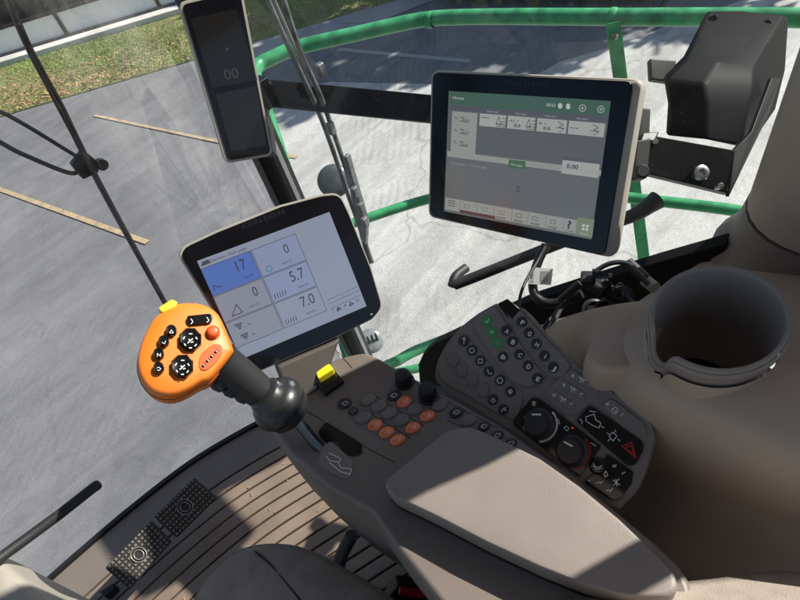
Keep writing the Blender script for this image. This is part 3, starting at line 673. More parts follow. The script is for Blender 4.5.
for j in range(3):
    for (ua, ub) in ((0, U1-.01), (U1, U2)):
        strokes('tile_border', L2, [[B(ua, VV[j]), B(ub, VV[j]), B(ub, VV[j+1]-.01), B(ua, VV[j+1]-.01), B(ua, VV[j])]], .0008, E_LINE, ls, w=.0004)
text('lettering', L2, '17', B(.24, .23), B(.31, .23), 10.5, E_INK2, ls)
text('lettering', L2, '0', B(.60, .23), B(.635, .23), 9, E_INK2, ls); text('lettering', L2, '0', B(.275, .505), B(.31, .505), 9.5, E_INK2, ls)
text('lettering', L2, '5.7', B(.565, .51), B(.67, .51), 10.5, E_INK2, ls); text('lettering', L2, '7.0', B(.565, .775), B(.67, .775), 10.5, E_INK2, ls)
for u, v, s in ((.26, .315, 'km/h'), (.55, .32, 'mm/m 10'), (.21, .59, 'mm/m 10'), (.60, .59, 'km/h'), (.575, .855, 'km/h'), (.10, .74, '--- %'), (.10, .84, '--- %')):
    text('lettering', L2, s, B(u, v), B(u+.07, v), 2.4, E_INK2, ls)
text('lettering', L2, 'Harvest  Main page', B(.09, .058), B(.36, .058), 3, E_INK2, ls)
strokes('symbol', L2, [[B(.02, .055), B(.035, .03), B(.075, .03), B(.08, .055), B(.02, .055)], [B(.03, .045), B(.07, .04)]], .002, E_LINE, ls)
strokes('symbol', L2, [[B(.07, .60), B(.15, .60), B(.13, .51), B(.07, .60)]], .0014, E_LINE, ls)
for u, v in ((.06, .69), (.07, .80)): strokes('symbol', L2, [[B(u, v), B(u+.05, v)], [B(u+.01, v+.02), B(u+.04, v+.02)], [B(u+.02, v+.04), B(u+.03, v+.04)]], .0022, E_LINE, ls)
strokes('symbol', L2, [[(B(.45, .31)[0]+3.2*math.cos(t*1.05), B(.45, .31)[1]+3.2*math.sin(t*1.05)) for t in range(7)]], .0016, em('screen teal', (.08, .26, .34)), ls)
for k in range(5):
    strokes('symbol', L2, [[B(.41+k*.02, .60), B(.413+k*.02, .555)], [B(.41+k*.02, .865), B(.413+k*.02, .825)]], .0012, E_INK2, ls)
strokes('symbol', L2, [[B(.03, .31), B(.035, .27), B(.07, .30), B(.09, .30)]], .0012, E_INK2, ls)
for v in (.80, .84): strokes('divider', L2, [[B(.75, v), B(.995, v-.01)]], .0006, E_INK2, ls, w=.0004)
strokes('symbol', L2, [[B(.76, .94), B(.76, .89), B(.99, .88)]], .0006, E_INK2, ls, w=.0004)
for k in range(4): strokes('symbol', L2, [[B(.79+k*.05, .935), B(.80+k*.05, .905), B(.82+k*.05, .93), B(.79+k*.05, .935)], [B(.80+k*.05, .92), B(.815+k*.05, .91)]][(k % 2):][:1+(k != 2)], .0015, E_INK2, ls)
text('lettering', LM.off(.003), 'JOHN DEERE', (242, 229.5), (286, 213), 4.5, SUBINK, ad)
key(LM, 371, 314, 1.2, .8, -22, em('status light', (.4, .8, .5), 1), ad, h=.0035, n=8, name='status_light', dome=.0002)
# neck
nk = [D(276, 366, .89), D(341, 338, .92), D(331, 366, .92), D(319, 390, .91), D(300, 402, .90), D(286, 392, .89)]
quadslab('neck', nk, .045, mat('neck plastic', (.07, .058, .05), .5, .3, 900), ad, bevel=.006)

# ================================================================== CONSOLE
ZC = .62; KS = 1.13; CT = zpl(ZC)
con = thing('armrest_console', 'long taupe armrest console with button rows beside the seat', 'console', (.22, .3, 0))
topo = [(268, 424), (300, 383), (333, 358), (366, 351), (380, 358), (404, 372), (455, 399), (500, 424), (560, 466), (610, 505), (655, 542), (690, 575), (700, 640), (470, 640), (400, 552), (372, 512), (331, 489), (292, 456)]
tp = [CT.at(*p) for p in topo]; tp = rnd(tp, [.02, .02, .02, .02, .01, 0, 0, 0, 0, 0, 0, .03, .03, 0, 0, 0, 0, 0], 4)
c = V((.26, .25, 0))
def sink(p, z, s, dx=0): return V((c.x+(p.x-c.x)*s+dx, c.y+(p.y-c.y)*s, z))
rg = [[sink(p, ZC, 1) for p in tp], [sink(p, .575, 1.03) for p in tp], [sink(p, .5, 1.03) for p in tp], [sink(p, .38, 1.0) for p in tp], [sink(p, .22, .93, .01) for p in tp], [sink(p, .02, .82, .03) for p in tp]]
bod = rings('body', rg, BROWN, con, bevel=.008, seg=4, ang=40)
# raised lid
LZ = zpl(.665)
lidp = [(384, 486), (386, 478), (446, 429), (469, 425), (497, 437), (540, 458), (580, 486), (620, 519), (655, 552), (674, 572), (680, 588), (670, 597), (632, 597), (588, 586), (540, 567), (486, 542), (436, 516), (392, 495)]
lp = rnd(px(LZ, lidp), [.012, .0, .010, .012]+[0]*6+[.01, .012, .012]+[0]*5, 4); lc_ = cen(lp)
lid = rings('lid', [[p+V((0, 0, -.040)) for p in [lc_+(q-lc_)*.985 for q in lp]], [p+V((0, 0, -.037)) for p in lp], [lc_+(p-lc_)*1.002+V((0, 0, -.02)) for p in lp], [p+V((0, 0, -.0045)) for p in lp], [lc_+(p-lc_)*.988+V((0, 0, -.0015)) for p in lp], [lc_+(p-lc_)*.972+V((0, 0, -.0002)) for p in lp], [lc_+(p-lc_)*.955 for p in lp], [lc_+(p-lc_)*.90+V((0, 0, .0003)) for p in lp], [lc_+(p-lc_)*.5+V((0, 0, .001)) for p in lp]], LID, con, ang=80)
rings('lid_shade_gap', [[lc_+(p-lc_)*1.004+V((0, 0, w)) for p in lp] for w in (-.047, -.034)], BLACK, con)  # black ring paints in the shade of the gap under the lid
for x, y in ((296, 418), (318, 478)): lathe('screw', CT.at(x, y, -.001) if x < 300 else CT.at(x+8, y-6, -.001), (0, 0, 1), [(.0035, 0), (.0035, .0016), (.0025, .002), (.001, .001)], BROWN2, con, n=14)
strokes('groove', CT, [[(302, 408), (318, 418), (372, 451), (394, 462)], [(404, 376), (452, 404), (498, 428)]], .0009, BLACK, con, w=.0004)
# front raised tray step beside the lid
tl = [(258, 428), (285, 404)]
# joystick slot
slab('joystick_slot', CT, [(318, 432), (326, 422), (362, 444), (362, 455), (352, 457), (322, 440)], .02, GLOSS, con, w=.0012, r=.006)
slab('shift_plate', CT, [(322, 447), (331, 441), (354, 462), (347, 481), (318, 466)], .004, BROWN2, con, w=.002, r=.007, bevel=.001)
C3 = CT.off(.0022)
strokes('shift_pattern', C3, [[(326, 456), (330, 461), (338, 462), (341, 468), (352, 469), (349, 476)], [(329, 453), (341, 459), (339, 462)], [(330, 463), (341, 472), (349, 474)]], .0011, WHITE, con)
# key rows : (x,y,kind) 
ov = dict(B=KEYB, G=KEYG, O=KEYO)
kk = [(345, 404, 'B', 6.5), (353.5, 411.5, 'B', 4.5), (368.5, 400, 'G', 7.5), (379, 406.5, 'G', 7.5), (389.5, 413.5, 'G', 7.5), (401.5, 420.5, 'G', 7.5), (363.5, 418, 'G', 7.5), (375.3, 425.5, 'O', 7), (386.8, 432.8, 'O', 7), (398, 440.5, 'O', 7), (394, 396, 'B', 6.5), (404.5, 402.5, 'O', 7), (415.5, 409.5, 'G', 7.5), (427.5, 416.5, 'O', 7), (413, 428.5, 'O', 7), (440, 405.5, 'G', 7.5), (456.5, 413, 'B', 6.8), (469, 421, 'G', 7.5), (484, 427, 'B', 6), (497.5, 436, 'B', 6), (511, 444, 'B', 6)]
for x, y, k_, s in kk:
    kb = key(CT, x, y, s*KS, s*.64*KS, -24, ov[k_], con, h=.0035)
    if k_ == 'O': key(CT, x-3.2, y+2, 1.0, .8, 0, REDP, kb, h=.0048, name='indicator', n=8, dome=.0003); strokes('symbol', CT.off(.0048), [[(x, y-1.5), (x+3, y-3)], [(x+.5, y+.6), (x+3.2, y-1)]], .0009, WHITE, kb)
    if k_ == 'B' and s > 4.6:
        strokes('symbol', CT.off(.0048), [[(x-3, y), (x-1, y-2), (x+2, y-2.4), (x+3, y-1), (x, y+1.6), (x-3, y)], [(x-1, y+1.5), (x+2.5, y-.2)]], .0009, WHITE, kb)
    if k_ == 'B' and s <= 4.6: strokes('symbol', CT.off(.0048), [[(x-2, y+.5), (x-1.5, y-1.5), (x+1, y-1.8), (x+2, y), (x-1, y+1.5)]], .0008, GREY, kb)
strokes('groove', CT, [[(376, 396.5), (424, 426), ], [(365, 410), (410, 438)]], .0012, BLACK, con, w=.0004)
strokes('groove', CT, [[(338, 352), (352, 368)], [(447, 420), (520, 455)]], .001, BLACK, con, w=.0004)
for x, y, h in ((405, 382, .022), (429, 396.5, .024)):
    b_ = CT.at(x, y); lathe('knob', b_, (0, 0, 1), [(.0155, 0), (.0155, .002), (.012, .003), (.0125, .004), (.0125, h-.004), (.0115, h-.001), (.009, h), (.004, h-.0005)], BLACK, con, n=24)
# yellow rocker
ybase = CT.at(330, 388); 
yr = slab('rocker_well', CT, [(316, 384), (333, 370), (345, 383), (326, 397)], .02, GLOSS, con, w=.008, r=.003, bevel=.001)
slab('rocker', CT, [(319, 376.5), (331, 368), (337, 376), (322, 386)], .03, YEL, con, w=.02, r=.003, bevel=.002)
# lid shadow gap + latch
# orange buckle
bk_ = thing('seat_belt_buckle', 'black seat belt buckle with a red release button by the seat edge', 'buckle', D(412, 597, .98))
quadslab('case', [D(388, 596, .97), D(398, 584, .97), D(436, 588, .98), (D(440, 612, .96)), D(386, 612, .95)], .03, BLACK, bk_, bevel=.005)
quadslab('release_button', [D(400, 585.5, .955), D(427, 589, .96), D(425, 597, .95), D(399, 594, .945)], .012, REDP, bk_, bevel=.003)

# ================================================================== JOYSTICK
jp = D(185, 350, .74); Jn = (-ray(185, 350)).normalized(); Jn = (Jn + UP*.42 - RT*.05).normalized(); JP = Plane(jp, Jn)
jy = thing('joystick', 'orange handled control lever rising from the console with black thumb buttons', 'joystick', CT.at(322, 440))
hd = [(163, 309), (178, 302), (196, 301.5), (209, 305), (219, 313), (226, 327), (234, 348), (233, 353), (222, 366), (210, 379), (200, 383), (186, 391), (172, 396), (158, 395), (147, 389), (139, 377), (136, 362), (139, 345), (146, 329), (153, 317)]
hp = spl(px(JP, hd)+[JP.at(*hd[0])], 3)[:-1]
# slide rings away from n to give the head its thick side on the left
hc = cen(hp)
def hring(s, w, sh=V((0, 0, 0))): return [hc+(p-hc)*s+Jn*w+sh for p in hp]
head = rings('grip_head', [hring(.55, -.058), hring(.85, -.052), hring(.97, -.036), hring(1.0, -.018), hring(.985, -.005), hring(.95, .0005), hring(.90, .003), hring(.6, .0045)], ORANGE, jy, ang=80)
sr = hring(1.0025, -.014); tube('mould_seam', sr+[sr[0]], .0006, mat('seam orange', (.35, .07, .005), .5), jy, 6, smooth_path=False)
# yellow trigger on top
slab('trigger', JP, [(158, 309), (172, 300), (178, 303), (176, 308), (162, 314)], .02, YEL, jy, w=.004, r=.003, bevel=.002)
JT = JP.off(.004)
for x, y in ((171.5, 332), (164, 342.5), (159, 355), (159, 369)):
    kb = puff('thumb_button', ell(JT, x, y, 5.6, 5.6, 0, 18), Jn, [(1, -.002), (1, .006), (.85, .008), (.4, .0075)], GLOSS, jy, ang=40)
    strokes('symbol', JT.off(.0081), {332: [[(x-2, y+1), (x, y-2), (x+2, y+1), (x-2, y+1)]], 342.5: [[(x-1.8, y), (x+.5, y+1.5), (x+1.8, y-1.5)]], 355: [[(x-1.6, y+1.5), (x-1.6, y-1.5), (x+1.6, y+1.5), (x+1.6, y-1.5)]], 369: [[(x-1.8, y-1), (x, y-1.8), (x+1.8, y), (x, y+1.8), (x-1.6, y+1)]]}[y], .0006, WHITE, kb)
for x, y in ((190.5, 341), (182.5, 367.5)):
    o8 = [JT.at(x+11.8*math.cos(math.radians(22.5+45*i)), y+11.5*math.sin(math.radians(22.5+45*i))) for i in range(8)]
    kb = puff('thumb_pad', o8, Jn, [(1, -.002), (1, .007), (.86, .010), (.45, .0088)], GLOSS, jy, smooth=True, ang=20)
    strokes('symbol', JT.off(.0102), [[(x-2.5, y+2), (x+2, y-2)], [(x-1.5, y-1.5), (x-.5, y-.5)], [(x+1, y+1.5), (x+2.5, y+1)], [(x-7, y-2), (x-6, y-4)], [(x+6.5, y-2), (x+5.5, y-3.5)], [(x-6, y+3), (x-5, y+4.5)], [(x+5.8, y+3.5), (x+4.6, y+5)], [(x-1, y+7), (x+1, y+7)], [(x-1, y-7), (x+1.5, y-7)]], .0013, WHITE, kb)
rk = slab('rocker_button', JT, [(187, 317.5), (210, 315), (213, 318), (211, 324), (190, 326), (187, 323)], .01, GLOSS, jy, w=.006, r=.003, bevel=.0015)
strokes('symbol', JT.off(.0062), [[(191, 319), (193, 322), (191, 324)], [(207, 317.5), (209, 320.5), (207, 322.5)]], .0008, WHITE, rk)
puff('round_button', ell(JT, 213, 333, 6.4, 6, 0, 20), Jn, [(1.15, -.002), (1.15, .002), (1, .0025), (1, .006), (.8, .0085), (.4, .009)], ORANGE2, jy, ang=50)
pd = slab('rocker_pad', JT, [(198, 362), (201, 354), (213, 344), (222, 345), (223, 352), (215, 364), (206, 371), (200, 370)], .004, ORANGE2, jy, w=.0015, r=.006, bevel=.001)
for x, y in ((204, 365.5), (208, 360.5), (212.3, 356), (216.5, 351.5)):
    key(JT.off(.0015), x, y, 2.6, 1.5, -35, GLOSS, pd, h=.0012, n=10, dome=.0004, name='mark')
    strokes('symbol', JT.off(.0035), [[(x-.6, y-.8), (x+.8, y+.6)]], .0008, WHITE, pd)
# grip neck: tapered from head to ball
g0_ = D(222, 362, .775); g1_ = D(268, 398, .82); g2_ = D(283, 404, .835)
tube('grip', [g0_+(g0_-g1_)*.06, g0_, (g0_+g1_)/2, g1_, g2_], lambda q: .0265-.006*q, RUB, jy, 24, flat=(1, 1.1))
for k in range(3):
    p = D(219+k*12, 383+k*6, .775+.015*k); lathe('finger_ridge', p, g1_-g0_, [(.002, -.013), (.010, -.008), (.012, 0), (.010, .008), (.002, .013)], RUB, jy, n=14)
bd_ = (g2_-g0_).normalized(); bc = D(279, 404, .815)
lathe('ball_collar', bc, bd_, [(.001, -.032), (.021, -.032), (.026, -.028), (.027, -.021), (.033, -.018), (.0385, -.009), (.0410, .001), (.0395, .008), (.036, .011), (.0365, .014), (.034, .018), (.0345, .021), (.027, .029), (.014, .034), (.001, .035)], BALL, jy, n=40, ang=80)
tube('stalk', [bc+bd_*.02, CT.at(315, 443)+V((0, 0, .01)), CT.at(326, 452)+V((0, 0, -.02))], .0085, mat('dark chrome', (.10, .105, .11), .22, metal=.9), jy, 14, smooth_path=False)

# ================================================================== KEYPAD PANEL
kpa = zpl(.61).at(438, 378); kpb = zpl(.585).at(610, 507); kpc = zpl(.67).at(560, 345)
KP = plane3(kpa, kpb, kpc)
kp = thing('keypad_panel', 'angled dark keypad panel with lettered keys and two climate dials', 'control panel', KP.at(545, 410, -.05))
outl = [(496, 303), (502, 309), (508, 318), (514, 315), (519, 308), (526, 311), (551, 340), (581, 369), (618, 396), (646, 417), (654, 430), (654, 446), (640, 486), (624, 504), (612, 507), (560, 466), (500, 424), (455, 397), (437, 382), (435, 370), (441, 352), (457, 330), (478, 313)]
kt = spl(px(KP, outl)+[KP.at(*outl[0])], 3)[:-1]; kc = cen(kt)
rings('base', [[kc+(p-kc)*s+KP.n*w for p in kt] for s, w in ((.9, -.04), (.98, -.034), (1, -.012), (1, -.003), (.99, 0))], BROWN2, kp, ang=60)
edge = [[(502, 305), (527, 313), (552, 341), (581, 369.5), (618, 396.5), (646, 418)]]
slab('key_field', KP, [(478, 316), (496, 306), (519, 340), (542, 371), (526, 381), (497, 376), (462, 332)][:0] or [(480, 314), (495, 306), (520, 343), (546, 378), (530, 388), (512, 382), (490, 352), (472, 324)], .004, BROWN2, kp, w=.003, r=.006, bevel=.0015)
slab('key_field', KP, [(513, 319), (520, 310), (548, 341), (572, 366), (561, 378), (552, 377)], .004, BROWN2, kp, w=.003, r=.005, bevel=.0015)
slab('key_field', KP, [(457, 334), (466, 336), (500, 374), (525, 395), (517, 421), (500, 415), (440, 380), (439, 368)], .004, BROWN2, kp, w=.002, r=.008, bevel=.0015)
slab('key_field', KP, [(568, 370), (580, 373), (602, 389), (598, 397), (575, 416), (565, 414), (545, 397), (546, 390)], .004, BROWN2, kp, w=.002, r=.006, bevel=.0015)
slab('key_field', KP, [(600, 404), (612, 398), (646, 424), (647, 438), (637, 444)], .004, BROWN2, kp, w=.002, r=.006, bevel=.0015)
slab('socket_cover', KP, [(498, 304), (508, 299), (520, 310), (512, 319)], .02, GLOSS, kp, w=.003, r=.002, bevel=.001)
K1 = KP.off(.003)
def kkey(x, y, s, m=KEYB, r=5.4): 
    kb = key(K1, x, y, r, r*1.02, 0, m, kp, h=.0012, dome=.0004)
    if s:
        if isinstance(s, str): text('symbol', K1.off(.0016), s, (x-1.9, y+1.8) if s != 'I' else (x-.5, y+2.2), (x+1.4, y+3.6) if s != 'I' else (x+.4, y+2.7), 4.4, WHITE if m is KEYB else GREY, kb, bold=.02)
        else: strokes('symbol', K1.off(.0018), [[(x+a, y+b) for a, b in L] for L in s], .0011, WHITE, kb)
    return kb
W_ = lambda n, r: [[(r*math.cos(2*math.pi*i/n), r*math.sin(2*math.pi*i/n)) for i in range(n+1)]]
kkey(487, 321, [[(-2, 0), (0, 2), (2, -2)]], KGREEN); kkey(492, 332, W_(5, 1.4), KGREEN); kkey(498, 343, '10', KGREEN)
for s, x, y in (('A', 506.5, 330.5), ('B', 512.5, 341.5), ('C', 519.5, 354.5), ('D', 528, 366), ('E', 537.5, 378.5), ('F', 522, 322), ('G', 529, 333), ('H', 536.5, 344), ('I', 544.5, 356), ('J', 553.5, 367.5)): kkey(x, y, s)
kkey(503, 357, [[(-2.4, 1), (0, -2.4), (2.4, 0), (1.5, 2.4), (-2.4, 1)], [(-1, 1), (0, -1), (1, 1)]])
K1 = KP.off(.002)
kkey(464, 341, [[(0, 3), (0, -1), (-1.5, -2.5), (1, -3.5), (1.5, -1), (0, -1)]]); kkey(472, 350.5, W_(8, 2.5)); kkey(480.5, 361, [[(-2, -2), (2, -2), (2, 2), (-2, 2), (-2, -2)]]); kkey(489, 371.5, [[(-1.5, -2), (0, 2), (3, 2)]])
kkey(500, 380.5, W_(6, 3)); kkey(510.5, 391.5, [[(-2, 0), (0, -2), (2, 0), (0, 2.5), (-2, 0)], [(-1, 0), (1, 1)]]); kkey(493, 399.5, [[(-2, 1), (1, -1), (2, 2), (-1, 3)]]); kkey(503.5, 409.5, [[(-2, 2), (0, -1), (2, 1), (2, -2)]])
for x, y in ((453, 360), (462, 370), (472.5, 379.5), (483.5, 390)): key(K1, x, y, 5.8, 8, 10, KEYG, kp, h=.002, dome=.0008)
# rocker glyphs
for (x, y) in ((554, 396), (564, 386), (573, 376.5)):
    kb = puff('rocker_key', rnd([K1.at(*p) for p in ((x-6, y-3), (x-1, y-7), (x+22, y+9), (x+17, y+14))], .004, 4), KP.n, [(1, -.001), (1, .0008), (.95, .0013)], KEYB if False else BROWN2, kp)
    G_ = K1.off(.0014)
    strokes('symbol', G_, [[(x-1, y-2), (x+1, y+.5)], [(x-1.5, y+.5), (x+1.5, y-2)], [(x+6, y), (x+9, y+3), (x+13, y+4)], [(x+9, y+1), (x+7, y+6)], [(x+11, y+2), (x+10, y+6)], [(x+16, y+8.5), (x+19, y+7)]], .0009, WHITE, kb)
G_ = K1.off(.0006)
strokes('symbol', G_, [[(606, 403), (609, 405)], [(606.5, 405.5), (608.5, 402.5)], [(612, 409), (616, 407), (618, 410), (615, 414), (612, 412), (612, 409)], [(614, 410), (617, 412)], [(621, 415.5), (624, 413.5)]], .0009, WHITE, kp)
# gloss climate panels
cp = slab('climate_panel', KP, [(533, 397), (541, 399), (602, 447), (580, 477), (514, 425), (514, 419)], .004, GLOSS, kp, w=.0035, r=.004, bevel=.001)
lp_ = slab('light_panel', KP, [(576, 421), (590, 405), (643, 441), (644, 450), (636, 465), (628, 466)], .004, GLOSS, kp, w=.0035, r=.005, bevel=.001)
vp_ = slab('audio_panel', KP, [(607, 454), (634, 472), (632, 484), (621, 499), (611, 500), (584, 482), (590, 476), (601, 470)], .004, GLOSS, kp, w=.0035, r=.004, bevel=.001)
K4 = KP.off(.0037)
key(KP, 597.5, 466, 8, 8.5, 0, GLOSS, kp, h=.004, dome=.0004)
strokes('symbol', KP.off(.0048), [[(593.5, 463), (594.5, 466), (598.5, 467.5), (602, 465.5)], [(593, 465.5), (597, 469.5), (602, 468)]], .0009, WHITE, kp)
for x, y, arc, m_ in ((540, 424, 0, WHITE), (573, 451, 1, RED)):
    dl = lathe('dial', KP.at(x, y, .0035), KP.n, [(.0215, 0), (.0215, .003), (.0175, .006), (.0165, .017), (.0150, .0195), (.006, .0195)], KEYB, cp, n=36, ang=40)
    strokes('pointer', KP.off(.0231), [[(x-7.5, y-9.5) if not arc else (x-8.5, y-9), (x+.5, y-9.5) if not arc else (x-1, y-5)]], .002, WHITE, dl)
    strokes('scale', K4, [[(x+17*math.cos(math.radians(t)), y+17.5*math.sin(math.radians(t))) for t in range(-40, 90, 8)]], .0028, m_, cp)
strokes('symbol', K4, [[(532, 402), (536, 405)], [(536, 402), (532, 405)], [(534, 401), (534, 406)], [(524, 417), (528, 419)], [(523, 427), (530, 431), (526, 432), (523, 427)], [(558, 419), (560, 424), (557, 423), (558, 419)], [(564, 428), (566, 426), (569, 428), (567, 431), (564, 428)], [(591, 443), (596, 446)]], .0009, WHITE, cp)
key(K4, 572.5, 428, 1, 1, 0, em('red led', (.9, .05, .03)), cp, h=.0005, n=8, name='indicator')
strokes('symbol', K4, [[(586, 417), (594, 414), (596, 420), (601, 423), (599, 428), (592, 425), (586, 421), (586, 417)], [(580, 419), (582, 421), (582, 424)], [(590, 411), (596, 412)], [(601, 426), (604, 428)], [(609, 436), (613, 432), (617, 436), (613, 441), (609, 436)], [(607, 433), (609, 434)], [(615, 430), (616, 432)], [(618, 439), (620, 441)], [(608, 441), (610, 439)]], .0009, WHITE, lp_)
strokes('hazard_symbol', K4, [[(625, 448), (631, 445), (634, 454), (625, 448)], [(622, 446), (632, 442), (636, 458), (622, 446)]], .0012, RED, lp_)
strokes('symbol', K4, [[(613, 465), (616, 467)], [(613, 467), (616, 465)], [(622, 474), (625, 472)], [(606, 471), (608, 475), (605, 477), (604, 474), (606, 471)], [(613, 480), (620, 485)], [(614, 485), (619, 479)], [(616, 479), (617, 486)], [(596, 483), (600, 482), (600, 484), (603, 481)], [(606, 491), (610, 490), (610, 492), (613, 488)], [(588, 480), (590, 481)]], .0010, WHITE, vp_)

# ================================================================== RIGHT SIDE CONSOLE + CUP
sc_ = thing('side_console', 'tan moulded trim on the right side wall below the pillar', 'side console', (.6, .05, 0))
def zp(x, y, z): return zpl(z).at(x, y)
grid = [
 [zp(860, 190, .58), zp(760, 228, .57), zp(722, 250, .56), zp(680, 275, .54), zp(640, 299, .52), zp(605, 328, .48), zp(578, 362, .44), zp(560, 395, .38)],
 [V(q) for q in ((.64, -.3, .72), (.64, -.15, .71), (.63, -.03, .70), (.62, .06, .69), (.61, .14, .67), (.60, .22, .63), (.59, .30, .57), (.56, .40, .48))],
 [V(q) for q in ((.50, -.3, .74), (.50, -.15, .74), (.495, -.02, .742), (.49, .06, .74), (.49, .13, .735), (.495, .2, .715), (.50, .27, .66), (.50, .35, .57))],
 [V(q) for q in ((.40, -.3, .73), (.40, -.15, .73), (.392, -.05, .73), (.388, .04, .725), (.388, .12, .72), (.40, .19, .70), (.43, .25, .64), (.45, .33, .54))]]
grid.append([p+V((-.004, -.004, -.10)) for p in grid[3]]); grid.append([V((p.x+.02, p.y-.01, p.z*.45)) for p in grid[3]]); grid.append([V((p.x+.05, p.y-.02, .01)) for p in grid[3]])
nv = [p for r in grid for p in r]; nf = []
for r_ in range(6):
    for c_ in range(7): i = r_*8+c_; nf.append([i, i+1, i+9, i+8])
mo = mk('moulding', nv, nf, TAN, sc_, sub=4)
bpy.context.view_layer.update(); me_ = bpy.data.meshes.new_from_object(mo.evaluated_get(bpy.context.evaluated_depsgraph_get()))
bm = bmesh.new(); bm.from_mesh(me_); L_ = wloc(sc_)     # the opening the bin drops into
dl_ = [f_ for f_ in bm.faces if ((f_.calc_center_median()+L_).x-.492)**2/1.06**2+((f_.calc_center_median()+L_).y-.10)**2/.93**2 < .0765**2 and (f_.calc_center_median()+L_).z > .55]
bmesh.ops.delete(bm, geom=dl_, context='FACES'); bm.to_mesh(me_); bm.free(); mo.modifiers.clear(); mo.data = me_
WP = Plane((.386, .05, .6), (-1, -.02, .16))
0 and slab('trim_panel', WP, [(650, 392), (690, 400), (742, 395), (756, 404), (733, 436), (700, 462), (684, 470), (668, 470), (655, 440)], .03, TAN, sc_, w=.003, r=.012, bevel=.006)
# raised cover in front of the cup (towards the window)
cv = [(583, 358), (588, 345), (606, 328), (640, 302), (660, 297), (668, 312), (654, 340), (650, 352), (640, 368), (600, 370)]
cvp = spl([zpl(.70).at(*p) for p in cv]+[zpl(.70).at(*cv[0])], 3)[:-1]; ccv = cen(cvp)
rings('cover', [[ccv+(p-ccv)*s+V((0, 0, w)) for p in cvp] for s, w in ((1.03, -.12), (1.0, -.035), (.98, -.012), (.93, -.003), (.85, .0))], TAN, sc_, ang=80)
# cup/bin
cupc = V((.492, .10, .765)); 
cup = thing('storage_bin', 'deep oval open bin with a notched rim moulded beside the pillar', 'bin', cupc-V((0, 0, .13)))
n = 72; rs = []
def cr(r, z, notch=True, dx=0):
    out = []
    for i in range(n):
        a = 2*math.pi*i/n; dd = 0
        if notch:
            da = abs((a-math.radians(150)+math.pi) % (2*math.pi)-math.pi)
            dd = -.034*(1/(1+math.exp((da-.22)*28)))
        out.append(cupc+V((r*math.cos(a)*1.06+dx, r*math.sin(a)*.93, z+dd)))
    return out
rings('bin_wall', [cr(.068, -.18, False), cr(.072, -.06, False), cr(.0765, -.012), cr(.0782, -.003), cr(.0772, .0005), cr(.0745, .0015), cr(.0722, -.0005), cr(.0712, -.005), cr(.066, -.09, False), cr(.053, -.165, False), cr(.02, -.168, False)], CUPM, cup, cap0=True, cap1=True, ang=80)
hz = []
for r, z, nt_ in ((.086, -.085, 0), (.0815, -.055, .6), (.0785, -.03, 1)):
    nn_ = cr(r, z, bool(nt_)); hz.append([V((p.x+max(0, r-.084)*.9, p.y-max(0, r-.084)*.35, p.z)) for p in nn_])
rings('bin_housing', hz, TAN, cup, cap0=False, cap1=False, ang=80)
lathe('bin_shade_disc', cupc+V((0, 0, -.164)), (0, 0, 1), [(.0515, 0), (.0515, .003), (.047, .004), (.02, .003)], RUB, cup, n=36)  # black disc added to darken the bin floor like shade
rings('bin_rim', [cr(.0768, -.0135), cr(.0805, -.012), cr(.081, -.007), cr(.0785, -.0045)], CUPM, cup, cap0=False, cap1=False, ang=80)

# ================================================================== CABLES / CONNECTORS
def gt(name, label, cat, pts, r, m): 
    o = tube(name, pts, r, m, None, 12); o['label'] = label; o['category'] = cat; return o
gt('cable', 'thin black cable hanging from the large monitor behind the keypad panel', 'cable', [D(545, 247, 1.04), D(537, 262, 1.03), D(524, 285, 1.0), D(519, 305, .98), D(523, 325, .95)], .0028, RUB)
gt('hose', 'thick black corrugated hose curving from the monitor to the connectors', 'hose', [D(546, 245, 1.05), D(538, 262, 1.05), D(533, 280, 1.05), D(535, 295, 1.04), D(546, 303, 1.03), D(562, 302, 1.02), D(582, 294, 1.0)], .0085, BLACK)
gt('cable', 'black cable arching over the connectors to a cream plug', 'cable', [D(548, 335, .95), D(560, 310, .97), D(575, 288, .98), D(596, 271, .97), D(612, 263, .96), D(628, 264, .95), D(640, 275, .93), D(648, 284, .92)], .0042, RUB)
gt('cable', 'thin black cable rising from behind the keypad towards the connectors', 'cable', [D(540, 332, .96), D(566, 300, .99), D(590, 277, .97), D(600, 270, .965)], .003, RUB)
tg = thing('cable_tag', 'white paper label tag wrapped round the thick black hose', 'tag', D(536, 280, 1.0))
TP = Plane(D(541, 276, 1.03), (-ray(541, 276)).normalized())
slab('paper', TP, [(531, 267), (553, 269), (551, 285), (528, 284)], .0006, TAG, tg)
strokes('barcode', TP, [[(541+k*1.4, 271), (540+k*1.4, 282)] for k in range(6)], .0007, BLACK, tg, w=.0004)
text('lettering', TP, '2387', (533, 283), (534, 270), 3, BLACK, tg)
cn = thing('connector_cluster', 'black electrical connectors and sockets plugged in by the side trim', 'connectors', D(605, 300, .95))
lathe('socket', D(594, 309, 1.02), -FW, [(.018, -.01), (.018, .004), (.014, .006), (.012, .002), (.004, .002)], BLACK, cn, n=24)
for i, (x, y, rx, ry) in enumerate(((588, 281, 9, 6), (602, 287, 7, 6), (612, 300, 10, 7), (622, 294, 6, 5), (604, 311, 9, 7), (618, 308, 6, 6))):
    c0 = D(x, y, .97); box('plug', c0, (.03, .024, .022), BLACK, cn, rz=.5+i*.3, bevel=.004)
